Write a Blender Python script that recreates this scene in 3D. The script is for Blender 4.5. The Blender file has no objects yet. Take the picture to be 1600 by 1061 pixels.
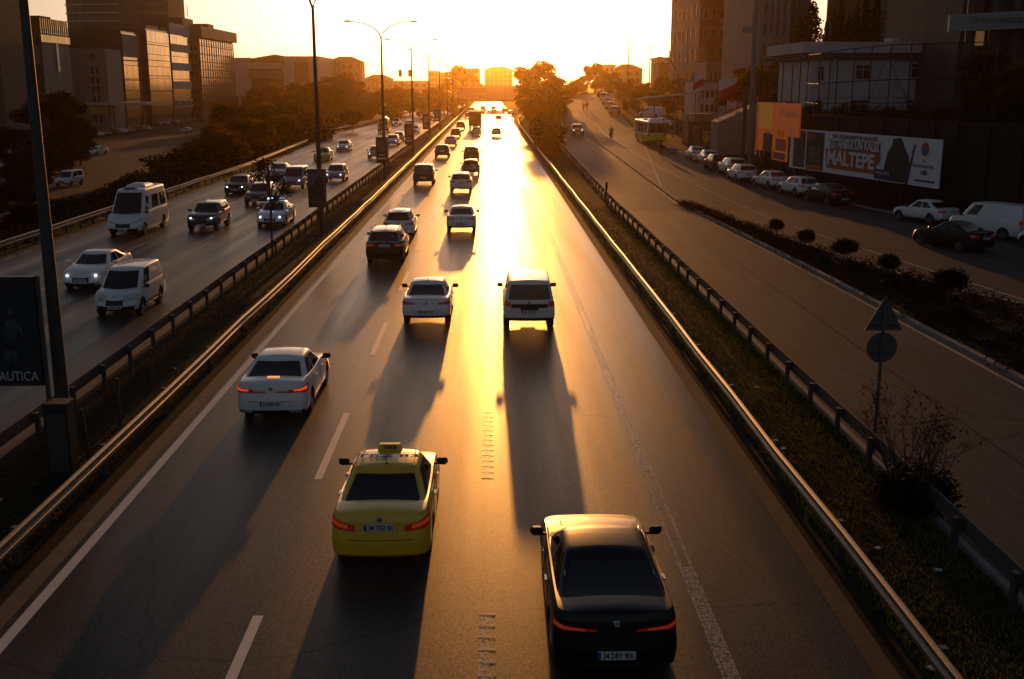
import bpy, bmesh, math, random
from math import radians as R, sin, cos, pi, hypot, atan2, sqrt
from mathutils import Vector, Matrix
random.seed(7)
SC = bpy.context.scene
COL = SC.collection
# ------------------------------------------------------------------ camera
F, H, PITCH, YAW = 1700.0, 8.4, R(13.1), R(1.15)
cd = bpy.data.cameras.new('camera'); cam = bpy.data.objects.new('camera', cd); COL.objects.link(cam)
cd.sensor_width = 36; cd.lens = 36 * F / 1600; cd.clip_start = 0.3; cd.clip_end = 9000
cam.location = (0, 0, H); cam.rotation_euler = (pi/2 - PITCH, 0, -YAW)
SC.camera = cam
# ------------------------------------------------------------------ sky, sun, exposure
SUN_EL, SUN_AZ = R(5.4), R(0.6)            # azimuth measured from +Y towards +X
SDIR = Vector((sin(SUN_AZ)*cos(SUN_EL), cos(SUN_AZ)*cos(SUN_EL), sin(SUN_EL)))
wd = bpy.data.worlds.new("World"); SC.world = wd; wd.use_nodes = True
nt = wd.node_tree; nt.nodes.clear()
out = nt.nodes.new('ShaderNodeOutputWorld'); bg = nt.nodes.new('ShaderNodeBackground')
sky = nt.nodes.new('ShaderNodeTexSky'); sky.sky_type = 'NISHITA'; sky.sun_disc = False
sky.sun_elevation = SUN_EL; sky.sun_rotation = SUN_AZ
sky.air_density = 1.0; sky.dust_density = 2.0; sky.ozone_density = 1.0; sky.altitude = 50
tint = nt.nodes.new('ShaderNodeMix'); tint.data_type = 'RGBA'; tint.blend_type = 'MULTIPLY'
tint.inputs[0].default_value = 1.0; tint.inputs[7].default_value = (0.93, 0.97, 1.12, 1)
hs = nt.nodes.new('ShaderNodeHueSaturation'); hs.inputs['Saturation'].default_value = .68
nt.links.new(sky.outputs[0], hs.inputs['Color']); nt.links.new(hs.outputs[0], tint.inputs[6]); nt.links.new(tint.outputs[2], bg.inputs[0])
bg.inputs[1].default_value = 0.072
nt.links.new(bg.outputs[0], out.inputs[0])
ld = bpy.data.lights.new('sun', 'SUN'); lo = bpy.data.objects.new('sun', ld); COL.objects.link(lo)
ld.energy = 3.4; ld.angle = R(0.6); ld.color = (1.0, 0.38, 0.065)
lo.rotation_euler = SDIR.to_track_quat('Z', 'Y').to_euler(); lo.location = (0, 0, 60)
SC.view_settings.view_transform = 'Standard'; SC.view_settings.look = 'None'
SC.view_settings.exposure = -0.34; SC.view_settings.gamma = 1.0
SC.cycles.use_denoising = True
SC.cycles.max_bounces = 6; SC.cycles.diffuse_bounces = 2; SC.cycles.glossy_bounces = 3
SC.cycles.transmission_bounces = 4; SC.cycles.transparent_max_bounces = 6; SC.cycles.volume_bounces = 1
SC.cycles.sample_clamp_indirect = 8

# ------------------------------------------------------------------ projection helpers (photo pixels, 1600 wide)
_fw = Vector((sin(YAW)*cos(PITCH), cos(YAW)*cos(PITCH), -sin(PITCH)))
_rt = Vector((cos(YAW), -sin(YAW), 0)); _up = _rt.cross(_fw)
def ray(px, py): return (_fw * F + _rt * (px - 800) + _up * (530.5 - py))
def P(px, py, z=0.0):
    d = ray(px, py); t = (z - H) / d.z; return Vector((d.x*t, d.y*t, z))
def D(px, py, Y):
    d = ray(px, py); t = Y / d.y; return Vector((d.x*t, Y, H + d.z*t))
def lerp(a, b, t): return a + (b - a) * t
def pw(x, pts):
    if x <= pts[0][0]: return pts[0][1]
    for (a, b), (c, d) in zip(pts, pts[1:]):
        if x <= c: return b + (d - b) * (x - a) / (c - a)
    return pts[-1][1]

# ------------------------------------------------------------------ materials
MATS = {}
def mat(name, col, rough=0.6, metal=0.0, coat=0.0, emit=None, estr=0.0, noise=0.0, nscale=4.0, bump=0.0, bscale=40.0,
        spec=0.5, coatr=0.05, stretch=(1, 1, 1), rvar=0.0):
    if name in MATS: return MATS[name]
    m = bpy.data.materials.new(name); m.use_nodes = True; t = m.node_tree; b = t.nodes['Principled BSDF']
    c = (*col, 1) if len(col) == 3 else col
    b.inputs['Base Color'].default_value = c; b.inputs['Roughness'].default_value = rough
    b.inputs['Metallic'].default_value = metal; b.inputs['Coat Weight'].default_value = coat
    b.inputs['Coat Roughness'].default_value = coatr; b.inputs['Specular IOR Level'].default_value = spec
    if emit: b.inputs['Emission Color'].default_value = (*emit, 1); b.inputs['Emission Strength'].default_value = estr
    if noise or bump or rvar:
        tc = t.nodes.new('ShaderNodeTexCoord'); mp = t.nodes.new('ShaderNodeMapping'); mp.inputs['Scale'].default_value = stretch
        t.links.new(tc.outputs['Object'], mp.inputs[0])
    if noise:
        n = t.nodes.new('ShaderNodeTexNoise'); n.inputs['Scale'].default_value = nscale; n.inputs['Detail'].default_value = 6
        mr = t.nodes.new('ShaderNodeMapRange'); mr.inputs[1].default_value = .3; mr.inputs[2].default_value = .7
        mr.inputs[3].default_value = 1 - noise; mr.inputs[4].default_value = 1 + noise
        mx = t.nodes.new('ShaderNodeMix'); mx.data_type = 'RGBA'; mx.blend_type = 'MULTIPLY'; mx.inputs[0].default_value = 1
        mx.inputs[6].default_value = c
        t.links.new(mp.outputs[0], n.inputs[0]); t.links.new(n.outputs[0], mr.inputs[0])
        t.links.new(mr.outputs[0], mx.inputs[7]); t.links.new(mx.outputs[2], b.inputs['Base Color'])
        if rvar:
            m2 = t.nodes.new('ShaderNodeMapRange'); m2.inputs[1].default_value = .3; m2.inputs[2].default_value = .7
            m2.inputs[3].default_value = rough - rvar; m2.inputs[4].default_value = rough + rvar
            t.links.new(n.outputs[0], m2.inputs[0]); t.links.new(m2.outputs[0], b.inputs['Roughness'])
    if bump:
        n = t.nodes.new('ShaderNodeTexNoise'); n.inputs['Scale'].default_value = bscale; n.inputs['Detail'].default_value = 3
        bp = t.nodes.new('ShaderNodeBump'); bp.inputs['Strength'].default_value = bump; bp.inputs['Distance'].default_value = 0.02
        t.links.new(tc.outputs['Object'], n.inputs[0]); t.links.new(n.outputs[0], bp.inputs['Height']); t.links.new(bp.outputs[0], b.inputs['Normal'])
    MATS[name] = m; return m

def asphalt(name, col, lanes=None, rough=0.42, dark=0.25, spec=.3):
    """worn asphalt: fine aggregate, patches, and tyre-polished wheel paths along the lanes"""
    if name in MATS: return MATS[name]
    m = bpy.data.materials.new(name); m.use_nodes = True; t = m.node_tree; b = t.nodes['Principled BSDF']; N = t.nodes.new; L = t.links.new
    tc = N('ShaderNodeTexCoord')
    def noise(scale, detail, st, rough_=.6):
        mp = N('ShaderNodeMapping'); mp.inputs['Scale'].default_value = st; L(tc.outputs['Object'], mp.inputs[0])
        n = N('ShaderNodeTexNoise'); n.inputs['Scale'].default_value = scale; n.inputs['Detail'].default_value = detail
        n.inputs['Roughness'].default_value = rough_; L(mp.outputs[0], n.inputs[0]); return n
    def rng(src, a, bb, c, d):
        r = N('ShaderNodeMapRange'); r.inputs[1].default_value = a; r.inputs[2].default_value = bb
        r.inputs[3].default_value = c; r.inputs[4].default_value = d; L(src, r.inputs[0]); return r.outputs[0]
    def mul(a, bb):
        x = N('ShaderNodeMath'); x.operation = 'MULTIPLY'; L(a, x.inputs[0])
        if isinstance(bb, float): x.inputs[1].default_value = bb
        else: L(bb, x.inputs[1])
        return x.outputs[0]
    b.inputs['Specular IOR Level'].default_value = spec
    grain = noise(34, 4, (1, 1, 1), .75); patch = noise(.5, 6, (1, .35, 1), .7); streak = noise(1.6, 3, (1, .035, 1))
    v = mul(rng(grain.outputs[0], .32, .68, .35, 1.8), rng(patch.outputs[0], .3, .7, .72, 1.28))
    vo = N('ShaderNodeTexVoronoi'); vo.feature = 'DISTANCE_TO_EDGE'; vo.inputs['Scale'].default_value = .16; wn = noise(1.3, 4, (1, 1, 1)); wm = N('ShaderNodeMix'); wm.data_type = 'VECTOR'; wm.inputs[0].default_value = .35
    L(tc.outputs['Object'], wm.inputs[4]); L(wn.outputs['Color'], wm.inputs[5]); L(wm.outputs[1], vo.inputs['Vector'])
    v = mul(v, rng(vo.outputs['Distance'], .0, .006, .35, 1.0))
    v = mul(v, rng(streak.outputs[0], .3, .7, 1 - dark, 1 + dark))
    rr = rng(streak.outputs[0], .3, .7, rough + .05, rough - .05)
    if lanes:
        sp = N('ShaderNodeSeparateXYZ'); L(tc.outputs['Object'], sp.inputs[0])
        a = N('ShaderNodeMath'); a.operation = 'SUBTRACT'; L(sp.outputs[0], a.inputs[0]); a.inputs[1].default_value = lanes[0]
        d = mul(a.outputs[0], 2*pi/lanes[1]*2)
        c = N('ShaderNodeMath'); c.operation = 'COSINE'; L(d, c.inputs[0])
        v = mul(v, rng(c.outputs[0], -1, 1, 1.08, .90)); 
        x = N('ShaderNodeMath'); x.operation = 'MULTIPLY_ADD'; L(c.outputs[0], x.inputs[0]); x.inputs[1].default_value = -.03; L(rr, x.inputs[2]); rr = x.outputs[0]
    mx = N('ShaderNodeMix'); mx.data_type = 'RGBA'; mx.blend_type = 'MULTIPLY'; mx.inputs[0].default_value = 1
    mx.inputs[6].default_value = (*col, 1); L(v, mx.inputs[7]); L(mx.outputs[2], b.inputs['Base Color']); ra = N('ShaderNodeMath'); ra.operation = 'ADD'; L(rr, ra.inputs[0]); L(rng(grain.outputs[0], .3, .7, -.07, .07), ra.inputs[1]); L(ra.outputs[0], b.inputs['Roughness'])
    L(rng(grain.outputs[0], .35, .65, spec*.25, spec*1.9), b.inputs['Specular IOR Level'])
    bp = N('ShaderNodeBump'); bp.inputs['Strength'].default_value = .35; bp.inputs['Distance'].default_value = .004
    L(grain.outputs[0], bp.inputs['Height']); L(bp.outputs[0], b.inputs['Normal'])
    MATS[name] = m; return m

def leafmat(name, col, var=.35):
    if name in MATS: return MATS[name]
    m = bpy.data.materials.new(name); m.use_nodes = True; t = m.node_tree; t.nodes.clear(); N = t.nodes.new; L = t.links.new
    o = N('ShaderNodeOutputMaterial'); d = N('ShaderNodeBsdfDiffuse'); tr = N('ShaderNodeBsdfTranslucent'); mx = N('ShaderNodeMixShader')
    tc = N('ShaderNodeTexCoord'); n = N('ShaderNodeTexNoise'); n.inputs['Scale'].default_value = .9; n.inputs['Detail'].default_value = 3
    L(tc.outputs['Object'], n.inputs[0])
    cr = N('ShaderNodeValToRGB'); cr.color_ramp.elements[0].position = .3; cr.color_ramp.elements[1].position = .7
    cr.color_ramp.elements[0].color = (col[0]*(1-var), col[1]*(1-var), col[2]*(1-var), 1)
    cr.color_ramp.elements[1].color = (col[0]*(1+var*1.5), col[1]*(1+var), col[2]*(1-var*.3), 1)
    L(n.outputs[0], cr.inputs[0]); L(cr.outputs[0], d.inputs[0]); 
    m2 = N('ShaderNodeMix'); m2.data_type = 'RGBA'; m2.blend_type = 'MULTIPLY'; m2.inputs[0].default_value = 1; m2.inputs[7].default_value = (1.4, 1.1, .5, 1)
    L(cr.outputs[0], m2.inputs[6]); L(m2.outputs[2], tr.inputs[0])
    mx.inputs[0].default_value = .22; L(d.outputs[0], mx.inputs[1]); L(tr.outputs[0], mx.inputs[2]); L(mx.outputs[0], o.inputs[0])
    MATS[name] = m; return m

# ------------------------------------------------------------------ object helpers
def tag(o, label=None, cat=None, group=None, kind=None):
    if label: o['label'] = label
    if cat: o['category'] = cat
    if group: o['group'] = group
    if kind: o['kind'] = kind
    return o
def empty(name, loc=(0, 0, 0), rz=0.0, **k):
    o = bpy.data.objects.new(name, None); COL.objects.link(o); o.location = loc; o.rotation_euler = (0, 0, rz)
    o.empty_display_size = .3
    return tag(o, **k)
class MB:
    def __init__(s): s.v = []; s.f = []; s.m = []
    def add(s, vs, fs, mi=0):
        b = len(s.v); s.v += [tuple(v) for v in vs]; s.f += [tuple(b + i for i in f) for f in fs]; s.m += [mi]*len(fs)
    def box(s, c, d, mi=0, rz=0.0, rx=0.0, taper=1.0):
        x, y, z = d[0]/2, d[1]/2, d[2]/2; M = Matrix.Rotation(rz, 3, 'Z') @ Matrix.Rotation(rx, 3, 'X'); c = Vector(c)
        vs = [c + M @ Vector((sx*x*(taper if sz > 0 else 1), sy*y*(taper if sz > 0 else 1), sz*z)) for sz in (-1, 1) for sy in (-1, 1) for sx in (-1, 1)]
        s.add(vs, [(0, 2, 3, 1), (4, 5, 7, 6), (0, 1, 5, 4), (2, 6, 7, 3), (0, 4, 6, 2), (1, 3, 7, 5)], mi)
    def tube(s, pts, rads, n=8, mi=0, cap=True):
        pts = [Vector(p) for p in pts]
        if not isinstance(rads, (list, tuple)): rads = [rads]*len(pts)
        vs = []; fs = []
        for i, p in enumerate(pts):
            d = (pts[min(i+1, len(pts)-1)] - pts[max(i-1, 0)]).normalized()
            a = Vector((0, 0, 1)) if abs(d.z) < .9 else Vector((1, 0, 0))
            u = d.cross(a).normalized(); w = u.cross(d)
            vs += [p + (u*cos(2*pi*k/n) + w*sin(2*pi*k/n))*rads[i] for k in range(n)]
        for i in range(len(pts)-1):
            fs += [(i*n+k, i*n+(k+1) % n, (i+1)*n+(k+1) % n, (i+1)*n+k) for k in range(n)]
        if cap: fs += [tuple(range(n))[::-1], tuple((len(pts)-1)*n + k for k in range(n))]
        s.add(vs, fs, mi)
    def prism(s, poly, depth, origin, ux, uy, mi=0):
        """poly in (ux,uy) plane at origin, thickness along ux x uy"""
        ux, uy, o = Vector(ux), Vector(uy), Vector(origin); n = ux.cross(uy).normalized()*depth; k = len(poly)
        vs = [o + ux*a + uy*b for a, b in poly] + [o + ux*a + uy*b + n for a, b in poly]
        fs = [tuple(range(k))[::-1], tuple(range(k, 2*k))] + [(i, (i+1) % k, k+(i+1) % k, k+i) for i in range(k)]
        s.add(vs, fs, mi)
    def lathe(s, prof, n=20, axis='X', c=(0, 0, 0), mi=0):
        """prof: (axial, radius)"""
        vs = []; c = Vector(c)
        for a, r in prof:
            for k in range(n):
                t = 2*pi*k/n; q = (a, r*cos(t), r*sin(t)) if axis == 'X' else ((r*cos(t), a, r*sin(t)) if axis == 'Y' else (r*cos(t), r*sin(t), a))
                vs.append(c + Vector(q))
        fs = [(i*n+k, i*n+(k+1) % n, (i+1)*n+(k+1) % n, (i+1)*n+k) for i in range(len(prof)-1) for k in range(n)]
        s.add(vs, fs, mi)
    def build(s, name, mats, parent=None, smooth=False, sharp=None, fixn=False):
        me = bpy.data.meshes.new(name); me.from_pydata(s.v, [], s.f)
        if not isinstance(mats, (list, tuple)): mats = [mats]
        for m in mats: me.materials.append(m)
        if len(mats) > 1: me.polygons.foreach_set('material_index', s.m)
        if fixn:
            bm = bmesh.new(); bm.from_mesh(me); bmesh.ops.recalc_face_normals(bm, faces=bm.faces); bm.to_mesh(me); bm.free()
        if smooth:
            me.polygons.foreach_set('use_smooth', [True]*len(me.polygons))
            if sharp: me.set_sharp_from_angle(angle=R(sharp))
        me.update()
        o = bpy.data.objects.new(name, me); COL.objects.link(o); o.parent = parent
        return o
def kids(o): return [c for c in ALLCH.get(o, [])]
ALLCH = {}
def tree_copy(o, parent=None, skip=()):
    c = o.copy(); COL.objects.link(c); c.parent = parent
    for ch in o.children:
        if ch.name.split('.')[0] not in skip: tree_copy(ch, c, skip)
    return c
_txt = {}
def text_mesh(s, size, m, extr=0.004, align='CENTER', sx=1.0, bold=0.0, fit=None):
    key = (s, size, m.name, extr, align, sx, bold, fit)
    if key in _txt: return _txt[key]
    cu = bpy.data.curves.new('t', 'FONT'); cu.body = s; cu.size = size; cu.extrude = extr; cu.align_x = align; cu.align_y = 'CENTER'
    cu.resolution_u = 3; cu.offset = bold
    o = bpy.data.objects.new('t', cu); COL.objects.link(o); dg = bpy.context.evaluated_depsgraph_get()
    me = bpy.data.meshes.new_from_object(o.evaluated_get(dg)); bpy.data.objects.remove(o); bpy.data.curves.remove(cu)
    if fit and len(me.vertices): w_ = max(v.co.x for v in me.vertices) - min(v.co.x for v in me.vertices); sx = fit/w_
    for v in me.vertices: v.co.x *= sx
    me.materials.clear(); me.materials.append(m); _txt[key] = me; return me
def text(name, s, size, m, loc, rot, parent=None, **k):
    o = bpy.data.objects.new(name, text_mesh(s, size, m, **k)); COL.objects.link(o); o.parent = parent
    o.location = loc; o.rotation_euler = rot; return o
# ================================================================== vehicles
M_dark = mat('dark_plastic', (.015, .015, .016), .55)
M_under = mat('underbody', (.01, .01, .01), .8)
M_glass = mat('car_glass', (.012, .014, .016), .04, spec=.6)
M_tyre = mat('tyre_rubber', (.02, .02, .021), .8, bump=.2, bscale=30)
M_rim = mat('alloy_rim', (.42, .42, .44), .3, 1.0)
M_steel = mat('chrome', (.75, .75, .77), .12, 1.0)
M_tail = mat('tail_lens', (.20, .008, .006), .2, coat=.6, emit=(1, .05, .01), estr=.04)
M_brake = mat('lit_brake_lamp', (.4, .01, .005), .2, emit=(1, .10, .02), estr=.7)
M_tailb = mat('lit_tail_lamp', (.3, .02, .008), .2, coat=.6, emit=(1, .10, .02), estr=.16)
M_head = mat('headlight_lens', (.55, .57, .6), .08, coat=1)
M_headon = mat('lit_headlight', (.8, .85, .9), .1, emit=(.85, .95, 1.0), estr=4.5)
M_plate = mat('plate_white', (.68, .68, .66), .4)
M_pblue = mat('plate_blue', (.02, .06, .3), .4)
M_ink = mat('plate_ink', (.01, .01, .012), .5)
M_amber = mat('amber_lens', (.6, .2, .02), .2)
def paint(name, col, metal=0.0, rough=.38, coat=.8, spec=.5):
    return mat('paint_' + name, col, rough, metal, coat=coat, spec=spec, coatr=.06, noise=.05, nscale=2.5)
PW = paint('white', (.80, .80, .81)); PK = paint('black', (.006, .006, .008), coat=.25, spec=.2); PY = paint('taxi_yellow', (.90, .50, .012))
PG = paint('dark_grey', (.045, .047, .052), .3); PS = paint('silver', (.36, .37, .39), .6); PR = paint('dark_red', (.16, .02, .015), .2)
PB = paint('dark_brown', (.05, .035, .028), .3); PGR = paint('grey', (.17, .175, .18), .4)

FR = (-1, -.86, -.66, -.42, -.2, 0, .2, .42, .66, .86, 1); K = len(FR)
SF = (0, .05, .10, .16, .24, .32, .40, .47, .53, .60, .68, .76, .84, .90, .95, 1); NS = len(SF)
NC = 4; NR = 2*K + 4*NC + 2*NS
def ring(yr, yf, hw, rr, rf, zf, br=.05, bf=.10, hf=None):
    """rounded plan outline at one level; hf: half width at the front (taper)"""
    hf = hf or hw
    def side_w(y):
        t = max(0, min(1, (y - yr) / (yf - yr))); return lerp(hw, hf, max(0, (t - .55) / .45)**2) - .02*max(0, (.3 - t)/.3)**2
    a, b = hw - rr, hf - rf; b1 = br; b2 = bf; pts = []
    for f in FR: x = f*a; pts.append((x, yr + b1*(f*.999)**2))
    y0 = yr + b1; ws = side_w(y0 + rr)
    rc = []
    for j in range(1, NC+1):
        t = pi/2*j/(NC+1); rc.append((a + (ws - a)*sin(t), y0 + rr*(1 - cos(t))))
    sd = [(side_w(lerp(y0+rr, yf-b2-rf, s)), lerp(y0+rr, yf-b2-rf, s)) for s in SF]
    fc = []; y1 = yf - b2
    for j in range(1, NC+1):
        t = pi/2*j/(NC+1); fc.append((b + (sd[-1][0] - b)*cos(t), y1 - rf*(1 - sin(t))))
    pts += rc + sd + fc
    pts += [(-f*b, yf - b2*f*f) for f in FR]
    pts += [(-x, y) for x, y in reversed(rc + sd + fc)]
    return [Vector((x, y, zf(x, y))) for x, y in pts]
RR = lambda k: k                       # rear face column k
RC = lambda j: K + j                   # right rear corner
SD = lambda s: K + NC + s              # right side
FC = lambda j: K + NC + NS + j
FF = lambda k: K + 2*NC + NS + k
def stack(mb, rings, crown, bottom=True):
    n = len(rings[0]); vs = [p for r in rings for p in r]; fs = []
    for i in range(len(rings)-1):
        for k in range(n): fs.append((i*n+k, i*n+(k+1) % n, (i+1)*n+(k+1) % n, (i+1)*n+k))
    def cap(off, flip, cr):
        top = rings[off]; rows = []; base = off*n; m_ = 2*NC + NS + 2
        for m in range(m_):
            r, l = (K-1+m), (n-m) % n
            if m == 0: rows.append([base + k for k in range(K)]); continue
            if m == m_-1: rows.append([base + FF(K-1-k) for k in range(K)]); continue
            row = [base + l]
            for k in range(1, K-1):
                u = (FR[k]+1)/2; p = top[l].lerp(top[r], u); p = p.copy(); p.z += cr*(1 - FR[k]**2)*min(1, m/4, (m_-1-m)/4)
                vs.append(p); row.append(len(vs)-1)
            row.append(base + r); rows.append(row)
        for a, b in zip(rows, rows[1:]):
            for k in range(K-1):
                q = (a[k], a[k+1], b[k+1], b[k]); fs.append(q if not flip else q[::-1])
    cap(len(rings)-1, False, crown)
    if bottom: cap(0, True, 0)
    mb.add(vs, fs)
def patch(rings, lv, idx, off, name, m, parent, mirror=False, lf=None, thick=True):
    """a raised panel following the rings between fractional levels lv=(a,b) over outline indices idx"""
    n = len(rings[0])
    if isinstance(lv, tuple) and isinstance(lv[0], tuple):      # (levels at first index), (levels at last index), interpolated
        (a0, b0), (a1, b1) = lv; w_ = max(1, len(idx)-1); lv = [(lerp(a0, a1, q/w_), lerp(b0, b1, q/w_)) for q in range(len(idx))]
    per = isinstance(lv, list)
    if not per:
        a, b = lv; steps = [a] + [l for l in range(math.ceil(a+1e-6), math.floor(b-1e-6)+1)] + [b]
    else: steps = [k/10 for k in range(11)]
    def at(l, i): k = min(int(l), len(rings)-2); return rings[k][i % n].lerp(rings[k+1][i % n], l-k)
    rows = []
    for l in steps:
        row = []
        for q, i in enumerate(idx):
            if per: l = lerp(lv[q][0], lv[q][1], steps[len(rows)])
            p = at(l, i); du = at(l, i+1) - at(l, i-1); dv = at(min(l+.05, len(rings)-1), i) - at(max(l-.05, 0), i)
            nn = du.cross(dv); nn = nn.normalized() if nn.length > 1e-9 else Vector((0, 0, 1)); row.append((p, nn))
        rows.append(row)
    for sx in ((1, -1) if mirror else (1,)):
        mb = MB(); w = len(idx); h = len(steps)
        vs = [(p + nn*off) for r in rows for p, nn in r] + [(p - nn*.01) for r in rows for p, nn in r]
        vs = [Vector((v.x*sx, v.y, v.z)) for v in vs]
        fs = [(i*w+k, i*w+k+1, (i+1)*w+k+1, (i+1)*w+k) for i in range(h-1) for k in range(w-1)]; o = w*h
        for k in range(w-1): fs += [(k, o+k, o+k+1, k+1), ((h-1)*w+k, (h-1)*w+k+1, o+(h-1)*w+k+1, o+(h-1)*w+k)]
        for i in range(h-1): fs += [(i*w, (i+1)*w, o+(i+1)*w, o+i*w), (i*w+w-1, o+i*w+w-1, o+(i+1)*w+w-1, (i+1)*w+w-1)]
        if sx < 0: fs = [f[::-1] for f in fs]
        mb.add(vs, fs); ob = mb.build(name, m, parent, True, 40)
    return ob

def rnd(a, b, n, r=.35, e=(1, 1)):
    out_ = [(a, b)]*n; out_ = list(out_)
    if e[0]: out_[0] = (a + r, b - r)
    if e[1]: out_[-1] = (a + r, b - r)
    return out_
def make_wheel(root, x, y, r, w, rimm, name='wheel', spokes=5):
    s = 1 if x > 0 else -1
    mb = MB(); mb.lathe([(-w/2, r*.62), (-w/2, r*.93), (-w*.38, r), (w*.38, r), (w/2, r*.93), (w/2, r*.62)], 24)
    o = mb.build(name, M_tyre, root, True, 40, True); o.location = (x, y, r)
    mb = MB(); mb.lathe([(s*w*.5, r*.64), (s*w*.44, r*.60), (s*w*.2, r*.56)], 24); mb.lathe([(s*w*.20, r*.57), (s*w*.20, .001)], 24, mi=1)
    for k in range(spokes):
        t = 2*pi*k/spokes
        mb.box((s*w*.36, cos(t)*r*.33, sin(t)*r*.33), (w*.12, r*.13, r*.62), 0, rx=0)
        i0 = len(mb.v)-8; c = Vector((s*w*.36, cos(t)*r*.33, sin(t)*r*.33)); M = Matrix.Rotation(t - pi/2, 3, 'X')
        for q in range(i0, i0+8): mb.v[q] = tuple(c + M @ (Vector(mb.v[q]) - c))
    mb.lathe([(s*w*.46, .001), (s*w*.44, r*.15), (s*w*.3, r*.16)], 12)
    mb.build('rim', [rimm, M_dark], o, True, 30, True)
    return o

def cut_arches(body, cuts, hw):
    """cut wheel arches out of a closed body; cuts: (y, radius)"""
    mb = MB()
    for y, r in cuts:
        for s in (-1, 1):
            mb.lathe([(s*(hw-.32), .0005), (s*(hw-.32), r), (s*(hw+.3), r), (s*(hw+.3), .0005)], 24, c=(0, y, r*.86))
    cu = mb.build('cutter', M_under, None, fixn=True)
    md = body.modifiers.new('b', 'BOOLEAN'); md.operation = 'DIFFERENCE'; md.object = cu; md.solver = 'EXACT'
    dg = bpy.context.evaluated_depsgraph_get(); me = bpy.data.meshes.new_from_object(body.evaluated_get(dg))
    body.modifiers.clear(); bpy.data.objects.remove(cu)
    if len(me.polygons) > 50:
        if len(me.materials) < 2: me.materials.append(M_under)
        for p in me.polygons:
            c = p.center
            for y, r in cuts:
                if hypot(c.y-y, c.z-r*.86) < r+.004 and abs(c.x) < hw+.2: p.material_index = 1
        me.polygons.foreach_set('use_smooth', [True]*len(me.polygons)); me.set_sharp_from_angle(angle=R(32))
        body.data = me

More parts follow.
